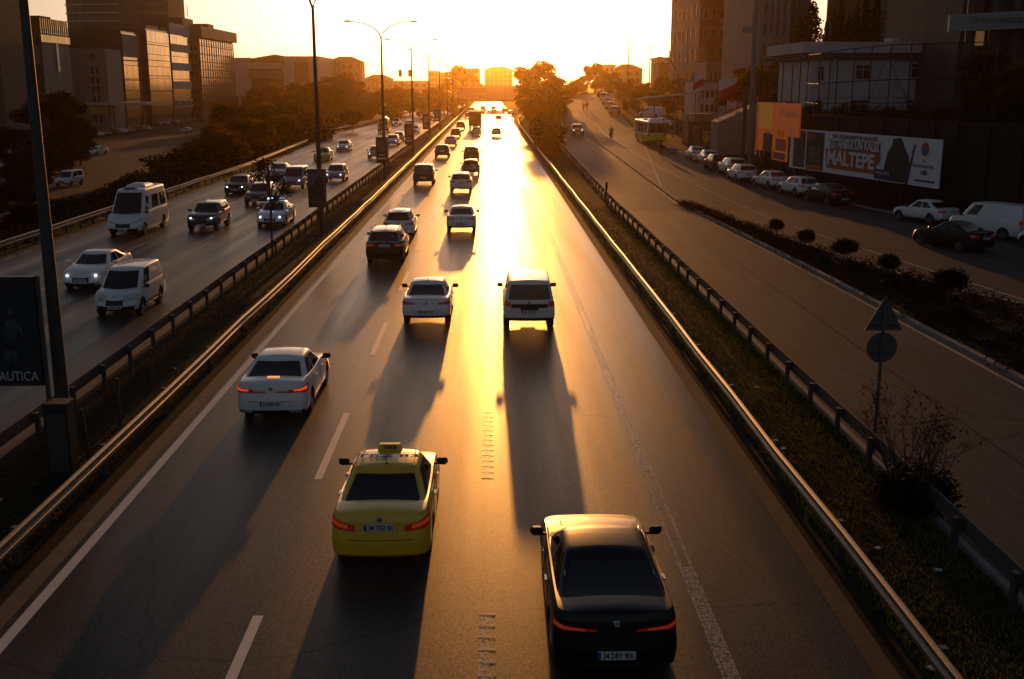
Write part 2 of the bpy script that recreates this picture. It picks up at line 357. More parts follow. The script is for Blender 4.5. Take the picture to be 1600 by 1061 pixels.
def vehicle(name, S, pm, plate=None, tail=M_tail, head=M_head, extra=None):
    """S: dict of proportions; local +Y is forward; origin on the ground in the middle"""
    L, W, Ht = S['L'], S['W'], S['H']; hw = W/2; yr, yf = -L/2, L/2; zb = S.get('zb', .2)
    root = empty(name)
    prof = S['sh']
    zs = lambda y: pw(y/L, prof)
    T = [0, .10, .30, .46, .60, .80, .92, 1.0]
    ins = [.09, .02, 0, 0, .008, .02, .04, .075]; ro = [x*S.get('rk', 1) for x in [.12, .02, 0, 0, .035, .05, .06, .10]]; fo = [.14, .04, 0, .0, .04, .10, .15, .22]
    rr, rf = S.get('rr', .22), S.get('rf', .34)
    lower = [ring(yr+ro[i], yf-fo[i], hw-ins[i], rr, rf, (lambda t: lambda x, y: zb + (zs(y)-zb)*t)(T[i]), .05, S.get('bf', .14), hw-ins[i]-.03) for i in range(8)]
    mb = MB(); stack(mb, lower, S.get('crown', .03)); body = mb.build('body', [pm, M_under], root, True, 32)
    wy, wr, ww = S['wy'], S.get('wr', .32), S.get('ww', .21)
    cut_arches(body, [(wy[0], wr+.055), (wy[1], wr+.055)], hw)
    gb, gt = S['gb'], S['gt']; wi0, wi1 = S.get('gi', (.10, .27)); ze = Ht - S.get('rc', .06)
    G = [0, .08, .14, .40, .66, .86, .93, 1.0]
    def gring(t):
        e = t; y0, y1 = lerp(gb[0], gt[0], t), lerp(gb[1], gt[1], t); w = hw - lerp(wi0, wi1, t**1.25)
        zr = lambda x, y: ze - S.get('arc', .05)*((y-(gt[0]+gt[1])/2)/((gt[1]-gt[0])/2+.2))**2
        def zf(x, y): zz = zs(y) - .03; return lerp(zz, zr(x, y), e)
        return ring(y0, y1, w, lerp(.14, .13, t), lerp(.26, .22, t), zf, .04*S.get('gbr', 1), lerp(.20, .10, t), w - lerp(.05, .03, t))
    gr = [gring(t) for t in G]
    # rounded roof edge
    def shrink(r, dy, dxx, dz): return [Vector((p.x*(1-dxx/(hw-wi1)), p.y*1 + (dy if p.y < (gt[0]+gt[1])/2 else -dy), p.z+dz)) for p in r]
    gr2 = gr + [shrink(gr[-1], .05, .045, S.get('rc', .06)*.45)]
    mb = MB(); stack(mb, gr2, S.get('rc', .06)*.55, False); mb.build('roof', [S.get('roofm', pm)], root, True, 50)
    g0, g1 = S.get('gl', (1.6, 5.4)); off = .006
    rw = [RR(k) for k in range(0, K)]
    if S.get('rearglass', True):
        patch(gr, rnd(*S.get('rg', (g0, 5.5)), K+2, S.get('rgr', .5)), [-1] + rw + [RC(0)], off, 'rear_window', M_glass, root)
    patch(gr, (g0-.6, 5.6), [FC(2), FC(3)] + [FF(k) for k in range(K)] + [FF(K), FF(K+1)], off, 'windshield', M_glass, root)
    for a, b in S.get('panes', [(1, 7), (8, 14)]):
        patch(gr, (g0, g1), [SD(i) for i in range(a, b+1)], off, 'side_window', M_glass, root, True)
    # lamps
    tl = S.get('tail', dict(lv=((4.7, 5.5), (4.5, 5.8)), idx=[RR(K-3), RR(K-2), RR(K-1)] + [RC(j) for j in range(NC)] + [SD(0)]))
    if 'lv' in tl:
        patch(lower, tl['lv'], tl['idx'], .012, 'tail_light', M_tail, root, True)
        n_i = len(tl['idx']); (a0, b0), (a1, b1) = tl['lv'] if isinstance(tl['lv'][0], tuple) else (tl['lv'], tl['lv'])
        f0, f1 = 1/(n_i-1), (n_i-2)/(n_i-1); g_ = lambda f: (lerp(a0, a1, f) + .28*(lerp(b0, b1, f)-lerp(a0, a1, f)), lerp(b0, b1, f) - .22*(lerp(b0, b1, f)-lerp(a0, a1, f)))
        before = set(COL.objects); patch(lower, (g_(f0), g_(f1)), tl['idx'][1:-1], .018, 'lamp_core', tail, None, True)
        cores = [q for q in COL.objects if q not in before]
        for q in cores:
            sgn_ = q.data.vertices[0].co.x > 0
            for ch in root.children:
                if ch.name.split('.')[0] == 'tail_light' and (ch.data.vertices[0].co.x > 0) == sgn_: q.parent = ch
    else:
        patch(gr, tl['glv'], tl['idx'], .015, 'tail_light', tail, root, True)
    patch(lower, S.get('hlv', ((5.0, 6.0), (4.3, 4.9))), [FC(0), FC(1), FC(2), FC(3), FF(0), FF(1), FF(2)], .012, 'headlight', M_head, root, True)
    for ch in list(root.children):
        if ch.name.split('.')[0] == 'headlight':
            vs_ = [v.co for v in ch.data.vertices]; c_ = sum(vs_, Vector())/len(vs_); c_.y = max(v.y for v in vs_ if abs(v.x-c_.x) < .12)
            m_ = MB(); m_.lathe([(-.03, .05), (.0, .045), (.02, .03), (.026, .001)], 12, 'Y', c_); m_.build('bulb', head, ch, True)
    patch(lower, (2.6, 4.6), [FF(k) for k in range(2, K-2)], .008, 'grille', M_dark, root)
    patch(lower, (.6, 2.1), [FC(2), FC(3)] + [FF(k) for k in range(K)] + [FF(K), FF(K+1)], .006, 'front_bumper', S.get('bumperm', M_dark) if S.get('fb', True) else pm, root)
    patch(lower, (.15, S.get('rbt', 1.3)), [-3, -2, -1] + rw + [RC(0), RC(1), RC(2)], .010, 'rear_bumper', S.get('bumperm', M_dark), root)
    patch(lower, (2.96, 3.05), [RR(k) for k in range(1, K-1)], .003, 'boot_seam', M_dark, root)
    # doors
    y_of = lambda i: lower[3][SD(i)].y
    dl = [i for i in range(NS) if wy[1]+wr+.04 < y_of(i) < wy[0]-wr-.04]
    mid = S.get('dmid', 0.1); fr = [i for i in dl if y_of(i) >= mid-.001]; re = [i for i in dl if y_of(i) <= mid]
    for seg, pn in ((fr, 'door'), (re, 'door')):
        if len(seg) < 2: continue
        for s in (1, -1):
            ys = [lower[3][SD(i)].y for i in seg]
            mbd = MB(); xs = lambda l, i: lower[l][SD(i)].x
            o = None
        ob = patch(lower, (.7, 6.0), [SD(i) for i in seg], .007, 'door', pm, root, True)
        hy = ys[0] + .16
        for ch in root.children:
            if ch.name.split('.')[0] == 'door' and not ch.children:
                sx = 1 if ch.data.vertices[0].co.x > 0 else -1
                mh = MB(); zz = zs(hy)*.86; mh.box((sx*(hw+.012), hy, zz), (.035, .19, .03)); mh.build('handle', S.get('handlem', pm), ch)
    # mirrors
    for s in (-1, 1):
        mx, my, mz = s*(hw+.09), gb[1]-S.get('mo', .48), zs(gb[1]-.4)+.06
        mm = MB(); r0 = [(-.11, -.04), (.07, -.05), (.115, .0), (.06, .07), (-.08, .06)]
        for dz, sc in ((-.07, .7), (-.03, 1), (.04, 1), (.075, .7)):
            mm.v += [(mx + s*a*sc, my + b*sc, mz + dz) for a, b in r0]
        for i in range(3): mm.f += [(i*5+k, i*5+(k+1) % 5, (i+1)*5+(k+1) % 5, (i+1)*5+k) for k in range(5)]
        mm.f += [tuple(range(5)), tuple(range(15, 20))]; mm.m = [0]*len(mm.f)
        mm.box((mx - s*.12, my, mz-.05), (.10, .04, .04))
        mm.build('mirror', S.get('mirm', pm), root, True, 40, True)
    # wheels
    for y in wy:
        for s in (-1, 1): make_wheel(root, s*(hw-ww/2-.025), y, wr, ww, S.get('rimm', M_rim))
    # plates
    for sgn, pz, key in ((-1, S.get('pz', .74), 'r'), (1, S.get('pfz', .42), 'f')):
        ctr = RR(K//2) if sgn < 0 else FF(K//2)
        cand = min(range(8), key=lambda i: abs(lower[i][ctr].z - pz)); i2 = max(1, min(6, cand))
        yp = min(lower[j][ctr].y for j in (i2-1, i2, i2+1)) if sgn < 0 else max(lower[j][ctr].y for j in (i2-1, i2, i2+1))
        yy = yp + sgn*.022; px_ = S.get('plx', 0) if sgn < 0 else 0
        mb = MB(); mb.box((px_, yy, pz), (.54, .02, .125)); pl = mb.build('number_plate', M_plate, root)
        mb = MB(); mb.box((px_ + sgn*.25, yy + sgn*.0115, pz), (.045, .004, .115)); mb.build('blue_band', M_pblue, pl)
        if plate:
            text('lettering', plate, .125, M_ink, (px_ - sgn*.022, yy + sgn*.0125, pz-.003), (pi/2, 0, 0 if sgn < 0 else pi), pl, extr=.002, fit=.43, bold=.003)
    # badge
    bz = S.get('bz', .90)
    mb = MB(); cand = min(range(8), key=lambda i: abs(lower[i][RR(5)].z - bz)); yb = lower[max(1, min(6, cand))][RR(5)].y
    mb.lathe([(-.012, .001), (-.012, .045), (0, .055), (.03, .055)], 16, 'Y', (0, yb, bz)); mb.build('badge', M_steel, root, True, 30, True)
    if S.get('wiper'):
        mb = MB(); p0 = gr[1][RR(5)] + Vector((0, -.03, .02)); p1 = gr[3][RR(8)] + Vector((0, -.03, 0)); mb.tube([p0, p1], .012, 5); mb.build('wiper', M_dark, root)
    if S.get('antenna'):
        mb = MB(); mb.tube([(0, gt[0]+.18, Ht-.03), (0, gt[0]+.05, Ht+.16)], [.008, .004], 5); mb.lathe([(0, .03), (.02, .018)], 8, 'Z', (0, gt[0]+.18, Ht-.025)); mb.build('antenna', M_dark, root)
    if S.get('rails'):
        for s in (-1, 1):
            mb = MB(); x = s*(hw-wi1-.03); mb.tube([(x, gt[0]+.15, Ht-.05), (x, gt[0]+.25, Ht+.02), (x, gt[1]-.3, Ht+.02), (x, gt[1]-.2, Ht-.05)], .02, 6); mb.build('roof_rail', M_dark, root, True, 40)
    if S.get('spoiler'):
        mb = MB(); mb.box((0, gt[0]-.03, Ht-.075), ((hw-wi1)*1.75, .2, .035)); mb.build('spoiler', pm, root)
    root['_dims'] = (L, W, Ht); root['_pm'] = pm.name
    return root

def sedan(L=4.5, W=1.79, Ht=1.48, **k):
    d = dict(L=L, W=W, H=Ht, sh=[(-.5, .98), (-.46, 1.03), (-.36, 1.05), (-.12, .98), (.18, .96), (.30, .90), (.42, .80), (.5, .68)],
             gb=(-L*.385, L*.255), gt=(-L*.20, L*.075), wy=(L*.305, -L*.285), gi=(.10, .29), panes=[(2, 7), (8, 14)], antenna=False)
    d.update(k); return d
def hatch(L=4.1, W=1.77, Ht=1.5, **k):
    d = dict(L=L, W=W, H=Ht, sh=[(-.5, .98), (-.42, 1.02), (-.1, .98), (.18, .97), (.32, .90), (.42, .80), (.5, .68)],
             gb=(-L*.475, L*.25), gt=(-L*.40, L*.08), wy=(L*.31, -L*.30), gi=(.10, .27), panes=[(2, 7), (8, 14)], wiper=True, spoiler=True, rg=(1.9, 5.4))
    d.update(k); return d
def suvd(L=4.4, W=1.84, Ht=1.68, **k):
    d = dict(L=L, W=W, H=Ht, zb=.26, sh=[(-.5, 1.08), (-.42, 1.12), (-.1, 1.08), (.18, 1.08), (.32, 1.03), (.42, .95), (.5, .80)],
             gb=(-L*.48, L*.25), gt=(-L*.43, L*.09), wy=(L*.305, -L*.295), wr=.35, ww=.24, gi=(.10, .25), panes=[(1, 7), (8, 14)], wiper=True, spoiler=True, rails=True, pz=.85, bz=1.0, rg=(1.6, 5.4))
    d.update(k); return d
def vand(L=4.4, W=1.83, Ht=1.84, **k):
    d = dict(L=L, W=W, H=Ht, zb=.24, sh=[(-.5, 1.10), (-.1, 1.10), (.18, 1.08), (.30, 1.02), (.42, .92), (.5, .76)],
             gb=(-L*.497, L*.31), gt=(-L*.478, L*.155), wy=(L*.30, -L*.29), wr=.32, gi=(.07, .19), panes=[(1, 7), (8, 14)], rr=.12, rk=.35, arc=.04, wiper=True,
             tail=dict(lv=(4.6, 7.0), idx=[RR(K-2), RR(K-1)] + [RC(j) for j in range(NC)]), pz=.72, bz=1.02, rg=(1.3, 5.4), bf=.12)
    d.update(k); return d

TYPES = {}
def new(kind, *a, **k):
    TYPES[kind] = vehicle(*a, **k); return TYPES[kind]
PLACED = set()
def put(kind, x, y, label, cat, group=None, pm=None, rz=0.0, z=0.0, tail=None, head=None, name=None, plate_text=None, body_only=None):
    src = TYPES[kind]
    if kind not in PLACED: PLACED.add(kind); o = src
    else: o = tree_copy(src)
    o.location = (x, y, z); o.rotation_euler = (0, 0, rz); tag(o, label, cat, group)
    if name: o.name = name
    base = src.get('_pm', 'none'); tail = tail or M_tail; head = head or M_head
    for c in [o] + list(o.children) + [g for c in o.children for g in c.children]:
        if c.type != 'MESH': continue
        st = c.name.split('.')[0]
        for i, sl in enumerate(c.material_slots):
            if pm and c.data.materials[i] and c.data.materials[i].name == base:
                sl.link = 'OBJECT'; sl.material = pm
            if tail and st == 'lamp_core': sl.link = 'OBJECT'; sl.material = tail
            if head and st == 'bulb': sl.link = 'OBJECT'; sl.material = head
    return o
# ------------------------------------------------------------------ vehicle types
def taxi_extras():
    t = new('taxi', 'taxi', sedan(4.5, 1.79, 1.49, antenna=True, pz=.80, bz=.93, mirm=M_dark, handlem=M_steel, bumperm=PY, tail=dict(lv=((4.2, 4.9), (4.6, 6.1)), idx=[RR(K-3), RR(K-2), RR(K-1)] + [RC(j) for j in range(NC)] + [SD(0)])), PY, '34 TEZ 83')
    mb = MB()
    mb.v += [(-.24, .0, 1.47), (.24, .0, 1.47), (.24, .18, 1.47), (-.24, .18, 1.47), (-.20, .03, 1.59), (.20, .03, 1.59), (.20, .15, 1.59), (-.20, .15, 1.59)]
    mb.f += [(0, 3, 2, 1), (4, 5, 6, 7), (0, 1, 5, 4), (1, 2, 6, 5), (2, 3, 7, 6), (3, 0, 4, 7)]; mb.m += [0]*6
    ms = mb.build('roof_sign', mat('taxi_sign_yellow', (.75, .62, .05), .4), t)
    text('lettering', 'TAKSI', .10, M_ink, (0, .008, 1.533), (radians_(77), 0, 0), ms, extr=.003, bold=.004)
    
    for s in (-1, 1):
        mb = MB(); mb.tube([(s*.50, .15, 1.468), (s*.52, -.85, 1.446)], .012, 5); mb.build('roof_seam', M_dark, t)
    text('roof_lettering', 'TEZ 83', .26, mat('taxi_blue_paint', (.16, .18, .5), 1.0, spec=.05), (0, -.42, 1.493), (0, 0, 0), t, extr=.002, sx=1.55, bold=.004)
def radians_(a): return R(a)
taxi_extras()
BK = sedan(4.77, 1.84, 1.46, sh=[(-.5, 1.0), (-.465, 1.08), (-.40, 1.08), (-.12, 1.0), (.18, .97), (.30, .92), (.42, .82), (.5, .70)],
           gb=(-2.02, 1.30), gt=(-.95, .25), gi=(.10, .28), wy=(1.42, -1.38), wr=.335, pz=.48, bz=.93, mirm=PK, handlem=M_steel, gl=(1.4, 5.4),
           tail=dict(lv=((4.7, 4.9), (4.6, 5.3)), idx=[RR(K-4), RR(K-3), RR(K-2), RR(K-1)] + [RC(j) for j in range(NC)] + [SD(0)]))
t = new('executive', 'parked_car', BK, PK, '34 DRY 906'); t.name = 'car'
for s in (-1, 1):   # chrome waist strips along the window line
    mb = MB(); mb.tube([(s*.815, 1.05, .99), (s*.80, -.2, 1.0), (s*.775, -1.1, 1.03), (s*.70, -1.45, 1.10)], .014, 5); mb.build('chrome_strip', M_steel, t, True)
    mb = MB(); mb.tube([(s*.64, .55, 1.33), (s*.615, 0, 1.40), (s*.615, -.7, 1.38), (s*.68, -1.3, 1.2)], .010, 5); mb.build('chrome_strip', M_steel, t, True)
text('badge_letters', 'W', .075, M_steel, (0, -4.77/2-.0, .925), (pi/2, 0, 0), t, extr=.01)
MG = sedan(4.63, 1.81, 1.45, pz=.50, bz=.88, mirm=M_dark, gb=(-1.85, 1.2), gt=(-1.0, .3), gi=(.09, .28),
           tail=dict(lv=((4.75, 5.15), (4.3, 5.8)), idx=[RR(K-3), RR(K-2), RR(K-1)] + [RC(j) for j in range(NC)] + [SD(0), SD(1)]))
t = new('saloon', 'car', MG, PW, '34 BEP 031')
mb = MB(); mb.box((0, -1.80, 1.07), (.30, .05, .045)); mb.build('brake_lamp', mat('high_brake_lamp', (.5, .02, .01), .3, emit=(1, .16, .05), estr=4), t)
for s in (-1, 1):
    mb = MB(); mb.box((s*.36, -2.262, .80), (.46, .02, .035)); mb.build('light_strip', M_tail, t)
    mb = MB(); mb.box((s*.62, -2.31, .30), (.30, .03, .05)); mb.build('exhaust_trim', M_steel, t)
new('compact_saloon', 'car', sedan(4.43, 1.75, 1.47, zb=.33, antenna=True, pz=.58, bz=.86, mirm=M_dark), PW, '34 BF 704', tail=M_tailb)
new('front_saloon', 'car', sedan(4.45, 1.78, 1.43, pfz=.46, zb=.18), PW, '34 KN 218', head=M_headon)
new('hatchback', 'car', hatch(zb=.31), PW, '34 FV 551')
new('rounded_hatchback', 'car', hatch(4.15, 1.75, 1.55, gi=(.09, .30), gt=(-1.55, .3)), PW, '34 CE 902')
new('off_roader', 'car', suvd(4.4, 1.86, 1.66, pz=.92, bz=1.08, roofm=PS), PK, '34 HU 117')
new('crossover', 'car', suvd(4.3, 1.80, 1.60, zb=.36, rails=False), PG, '34 LT 640')
t = new('people_carrier', 'car', vand(4.4, 1.83, 1.82, zb=.37, mirm=M_dark, pz=.70), PW, '34 PS 376')
mb = MB(); mb.box((0, -2.212, .92), (1.28, .03, .13)); mb.box((0, -2.21, .82), (.62, .03, .10)); mb.build('tailgate_trim', M_dark, t)
# small panel van (dark bumper, no rear side glass)
t = new('small_van', 'panel_van', vand(3.87, 1.70, 1.72, sh=[(-.5, 1.08), (-.1, 1.08), (.18, 1.04), (.30, .98), (.42, .92), (.5, .78)], gb=(-1.92, 1.38), gt=(-1.86, .55), panes=[(10, 14)],
                                     rearglass=False, mirm=M_dark, hlv=(3.9, 5.9), bf=.16), PW, '34 RS 485')
mb = MB(); mb.lathe([(0, .001), (.015, .07), (.03, .075)], 3, 'Y', (0, 1.86, .80)); mb.build('front_badge', M_steel, t)
for s in (-1, 1):
    mb = MB(); mb.box((s*.858, .0, .42), (.03, 1.5, .07)); mb.build('rubbing_strip', M_dark, t)
new('large_van', 'panel_van', vand(4.97, 1.98, 1.97, sh=[(-.5, 1.2), (-.1, 1.2), (.2, 1.18), (.32, 1.12), (.43, 1.0), (.5, .82)], gb=(-2.47, 1.75), gt=(-2.40, .95), panes=[(11, 14)],
                                   wr=.34, rearglass=False, mirm=M_dark, pz=.6), PW, '34 VN 560')
# minibus
t = new('minibus', 'minibus', vand(6.0, 2.0, 2.62, zb=.28, sh=[(-.5, 1.38), (-.1, 1.38), (.2, 1.36), (.36, 1.24), (.43, 1.10), (.5, .90)], gb=(-2.98, 2.25), gt=(-2.92, 1.25), gi=(.05, .20),
                                   panes=[(1, 5), (6, 10), (12, 14)], wr=.36, wy=(1.95, -1.75), gl=(.8, 4.1), rg=(.8, 4.1), mirm=M_dark, pz=.7, bz=1.2, wiper=False, spoiler=False, arc=.02, rc=.10), PW, '34 MB 922')
mb = MB(); mb.box((0, -.7, 2.67), (1.15, 1.5, .12), taper=.9); mb.box((0, -.7, 2.75), (.9, 1.2, .06), taper=.85); mb.build('roof_air_unit', PW, t)
mb = MB(); mb.box((0, 1.0, 2.63), (.7, .5, .05), taper=.9); mb.build('roof_hatch', M_dark, t)
mb = MB()
for s in (-1, 1): mb.box((s*.5, 2.42, 1.335), (.36, .10, .02), rx=-.3)
mb.build('bonnet_vent', M_dark, t)
# city bus
PL = paint('lime', (.80, .62, .012)); 
t = new('bus', 'city_bus', vand(10.5, 2.5, 2.95, zb=.35, sh=[(-.5, 1.35), (.5, 1.3)], gb=(-5.22, 5.15), gt=(-5.16, 5.0), gi=(.02, .08), panes=[(1, 4), (5, 7), (8, 11), (12, 14)], wr=.48, ww=.3,
                                wy=(2.6, -2.3), gl=(.8, 5.2), rg=(.8, 5.4), roofm=PW, mirm=M_dark, pz=.75, bz=1.1, wiper=False, spoiler=False, arc=.0, rc=.12, hlv=(3, 4)), PL, '34 NF 018')
mb = MB(); mb.box((0, -3.4, 3.06), (1.7, 2.2, .26), taper=.92); mb.build('roof_air_unit', PW, t); mb = MB(); mb.box((0, .8, 3.03), (1.5, 1.6, .2), taper=.92); mb.build('roof_hatch', PW, t)
# police car
t = new('police', 'police_car', sedan(4.4, 1.76, 1.46, pfz=.44, antenna=False), PW, '34 A 1553', head=M_headon)
mb = MB(); mb.box((0, -.15, 1.505), (1.05, .26, .06)); br = mb.build('light_bar', M_dark, t)
mb = MB(); mb.box((.3, -.15, 1.56), (.42, .24, .09), taper=.85); mb.build('blue_beacon', mat('lit_blue_beacon', (.05, .15, .9), .2, emit=(.12, .3, 1.0), estr=14), br)
mb = MB(); mb.box((-.3, -.15, 1.56), (.42, .24, .09), taper=.85); mb.build('beacon', mat('blue_beacon', (.03, .08, .5), .2, emit=(.1, .25, 1.0), estr=1.5), br)
mb = MB()
for s in (-1, 1): mb.box((s*.893, -.05, .62), (.012, 3.0, .10))
mb.build('blue_stripe', M_pblue, t)
# box truck
def truck():
    t = empty('box_truck'); TYPES['truck'] = t
    M_box = mat('truck_box', (.10, .07, .05), .6, noise=.15)
    mb = MB(); mb.box((0, -1.1, 2.35), (2.45, 5.6, 2.7)); 
    for z in (1.05, 3.66): mb.box((0, -3.92, z), (2.5, .06, .10))
    for s in (-1, 1): mb.box((s*1.2, -3.92, 2.35), (.10, .06, 2.6))
    mb.box((0, -3.92, 2.35), (.05, .05, 2.5)); mb.build('cargo_box', M_box, t)
    mb = MB(); mb.box((0, 2.75, 1.65), (2.3, 1.7, 2.1), taper=.93); cb = mb.build('cab', PW, t); mb = MB(); mb.box((0, 3.62, 2.1), (1.9, .04, .8), rx=.06); mb.build('windshield', M_glass, cb)
    mb = MB(); mb.box((0, -.3, .78), (.9, 7.0, .25)); mb.box((0, -3.85, .55), (2.2, .10, .14)); mb.build('chassis', M_dark, t)
    for x, y in ((1, 2.6), (-1, 2.6), (1, -2.2), (-1, -2.2)): make_wheel(t, x*1.03, y, .48, .32, M_rim)
    for s in (-1, 1): mb = MB(); mb.box((s*.95, -3.92, .7), (.35, .06, .12)); mb.build('tail_light', M_tail, t)
truck()

# ------------------------------------------------------------------ traffic on the motorway (away from the viewer)
GO = 'cars driving away on the main carriageway'
def away(kind, X, Yrear, *a, **k):
    Ld = TYPES[kind].get('_dims'); L_ = Ld[0] if Ld else 7.8
    return put(kind, X, Yrear + L_/2, *a, group=k.pop('group', GO), **k)
away('executive', 1.78, 14.1, 'glossy black saloon nearest the viewer, sun flaring on its roof', 'car', pm=PK, tail=M_tailb)
away('taxi', -1.98, 18.0, 'yellow taxi with roof sign and blue roof lettering', 'taxi', pm=PY, tail=M_tailb, group='taxis')
away('saloon', -5.62, 26.8, 'white saloon beside the left solid line with its brake light lit in the rear window', 'car', pm=PW, tail=M_brake)
away('compact_saloon', -2.30, 38.0, 'white saloon level with and left of the white people carrier', 'car', pm=PW, tail=M_tail)
away('people_carrier', 1.36, 37.3, 'white boxy people carrier with dark rear trim on the bright streak', 'people carrier', pm=PW)
away('off_roader', -5.12, 52.2, 'black off-roader with pale roof, close behind a white hatchback', 'car', pm=PK, tail=M_tailb)
away('rounded_hatchback', -5.2, 61.3, 'white hatchback with oval rear window, just ahead of the black off-roader', 'car', pm=PW)
away('compact_saloon', -1.70, 63.4, 'white saloon in the middle lane behind the white off-roader, red tail lights', 'car', pm=PW, tail=M_tailb)
away('crossover', -2.35, 88.0, 'white off-roader following a grey hatchback in the middle lane', 'car', pm=PW)
away('people_carrier', -5.78, 95.0, 'dark brown van alone beside the median rail', 'van', pm=PB, name='van')
away('hatchback', -1.85, 106.0, 'grey hatchback right behind a dark van in the middle lane', 'car', pm=PGR)
away('people_carrier', -2.1, 124.0, 'dark van ahead of the grey hatchback in the middle lane', 'van', pm=PB, name='van')
away('crossover', -5.75, 132.0, 'dark brown off-roader in the median lane behind a silver saloon', 'car', pm=PB)
away('compact_saloon', -5.6, 157, 'silver saloon in the median lane ahead of the dark off-roader', 'car', pm=PS)
away('hatchback', -5.8, 187, 'dark red hatchback in the median lane left of the truck', 'car', pm=PR)
away('crossover', -5.8, 220, 'dark grey car farthest along the median lane, beyond the red hatchback', 'car', pm=PG)
away('truck', -2.85, 215, 'tall brown box truck seen from behind', 'truck', group='trucks')
away('compact_saloon', -2.35, 193, 'silver saloon directly behind the box truck', 'car', pm=PS)
away('compact_saloon', 1.15, 189, 'white saloon in the bright streak right of the box truck', 'car', pm=PW)
away('hatchback', 2.2, 276, 'silver hatchback in the bright streak beyond the white saloon', 'car', pm=PS)
away('crossover', 6.3, 322, 'dark car by the bend of the right guard rail', 'car', pm=PB)
far_ = [(-2.4, 330, 'hatchback', PS, 'silver hatchback beyond the truck, in the middle lane'), (1.4, 345, 'compact_saloon', PW, 'distant white saloon in the streak, under the footbridge sign'),
        (4.9, 352, 'people_carrier', PS, 'distant silver van right of the streak'), (9.6, 345, 'hatchback', PR, 'distant red hatchback on the slip road'), (9.9, 372, 'compact_saloon', PW, 'distant white saloon on the slip road'),
        (-5.9, 300, 'hatchback', PG, 'distant dark hatchback in the median lane'), (-2.3, 383, 'people_carrier', PW, 'distant white van in the middle lane, near the footbridge'), (1.5, 392, 'crossover', PG, 'distant grey off-roader under the footbridge'),
        (5.2, 395, 'hatchback', PW, 'distant white hatchback under the right end of the footbridge sign'), (-5.9, 372, 'compact_saloon', PS, 'distant silver saloon in the median lane, near the footbridge')]
for X, Y, kd, pmx, lb in far_: away(kd, X, Y, lb, 'car', pm=pmx)
# ------------------------------------------------------------------ oncoming traffic
GC = 'cars coming towards the viewer on the left carriageway'
def come(kind, X, Yfront, *a, **k):
    Ld = TYPES[kind].get('_dims'); L_ = Ld[0]
    return put(kind, X, Yfront + L_/2, *a, group=k.pop('group', GC), rz=pi, **k)
come('small_van', -13.95, 39.8, 'small white panel van with dark front bumper', 'van', pm=PW)
come('front_saloon', -17.2, 45.3, 'white saloon with cold white headlights behind the small white van', 'car', pm=PW, head=M_headon)
come('minibus', -20.95, 62.2, 'white minibus with a roof air unit', 'minibus', pm=PW)
come('crossover', -17.1, 64.4, 'dark grey crossover with headlights on beside the minibus', 'car', pm=PG, head=M_headon)
come('police', -13.4, 66.2, 'white police car with a lit blue beacon', 'police car', pm=PW, head=M_headon)
come('front_saloon', -20.2, 86.7, 'black saloon with headlights on in the outer lane beyond the minibus', 'car', pm=PK, head=M_headon)
come('hatchback', -16.9, 78.8, 'dark grey hatchback behind the sapling', 'car', pm=PG, head=M_head)
come('people_carrier', -16.5, 91.3, 'silver people carrier with headlights on left of the median poster', 'people carrier', pm=PS, head=M_headon)
come('front_saloon', -19.7, 101, 'silver saloon partly behind the sapling crown', 'car', pm=PS, head=M_headon)
come('hatchback', -14.0, 98.5, 'silver hatchback just right of the second lamp post', 'car', pm=PS, head=M_headon)
come('taxi', -19.4, 126.5, 'yellow taxi coming towards the viewer, beyond the silver cars', 'taxi', pm=PY, group='taxis')
come('front_saloon', -19.5, 146, 'white saloon beyond the oncoming yellow taxi', 'car', pm=PW, head=M_headon)
come('hatchback', -13.6, 130, 'silver hatchback half hidden by the second median poster', 'car', pm=PS, head=M_headon)
come('crossover', -14.1, 159, 'white crossover between the second and third median posters', 'car', pm=PW, head=M_headon)
come('hatchback', -14.2, 171, 'silver hatchback right behind the white crossover', 'car', pm=PS)
come('minibus', -19.9, 206, 'dark minibus in the outer oncoming lane', 'minibus', pm=PB)
come('front_saloon', -13.8, 203, 'white saloon beside the third median poster', 'car', pm=PW, head=M_headon)
come('crossover', -16.8, 228, 'pale silver crossover far along the oncoming carriageway', 'car', pm=PS, head=M_headon)
come('hatchback', -20.6, 244, 'distant white hatchback in the outer oncoming lane', 'car', pm=PW, head=M_headon)
come('people_carrier', -14.0, 262, 'distant grey van oncoming near the median', 'van', pm=PGR, name='van', head=M_headon)
come('front_saloon', -17.2, 290, 'farthest oncoming white saloon', 'car', pm=PW, head=M_headon)
# ------------------------------------------------------------------ right hand roads
def zr(Y): return pw(Y, [(75, 0), (160, 1.5), (250, 5.1), (300, 6.7), (340, 7.0), (420, 6.0)])
GP = 'cars parked in a row along the outer right road'
def park(kind, px, Y, lb, rz, pm, tail=None, z=None, cat='car', group=GP, X=None, name=None, head=None):
    zz = zr(Y) if z is None else z
    if X is None:
        d = ray(px, 300); X = d.x/d.y*Y*1.0
        X = (_rt.x*(px-800) + _fw.x*F) / (_rt.y*(px-800) + _fw.y*F) * Y
    return put(kind, X, Y, lb, cat, group, pm=pm, rz=R(rz), z=zz, tail=tail, name=name, head=head)
park('compact_saloon', 1428, 68.5, 'white saloon parked ahead of the large white van', 24, PW, M_tail)
park('large_van', 1531, 61.8, 'large white panel van parked under the dark wall', 30, PW, cat='van')
park('front_saloon', 1472, 57.5, 'black saloon driving past the large white van, orange glint on its nose', 26, PK, group='cars on the right hand roads')
park('hatchback', 1634, 56.5, 'white car cut by the right edge of the view, behind the large van', 30, PW)
park('executive', 1278, 79.6, 'black saloon at the near end of the parked row below the banner', 14, PK)
park('hatchback', 1232, 84.6, 'white hatchback parked directly ahead of the black saloon', 12, PW)
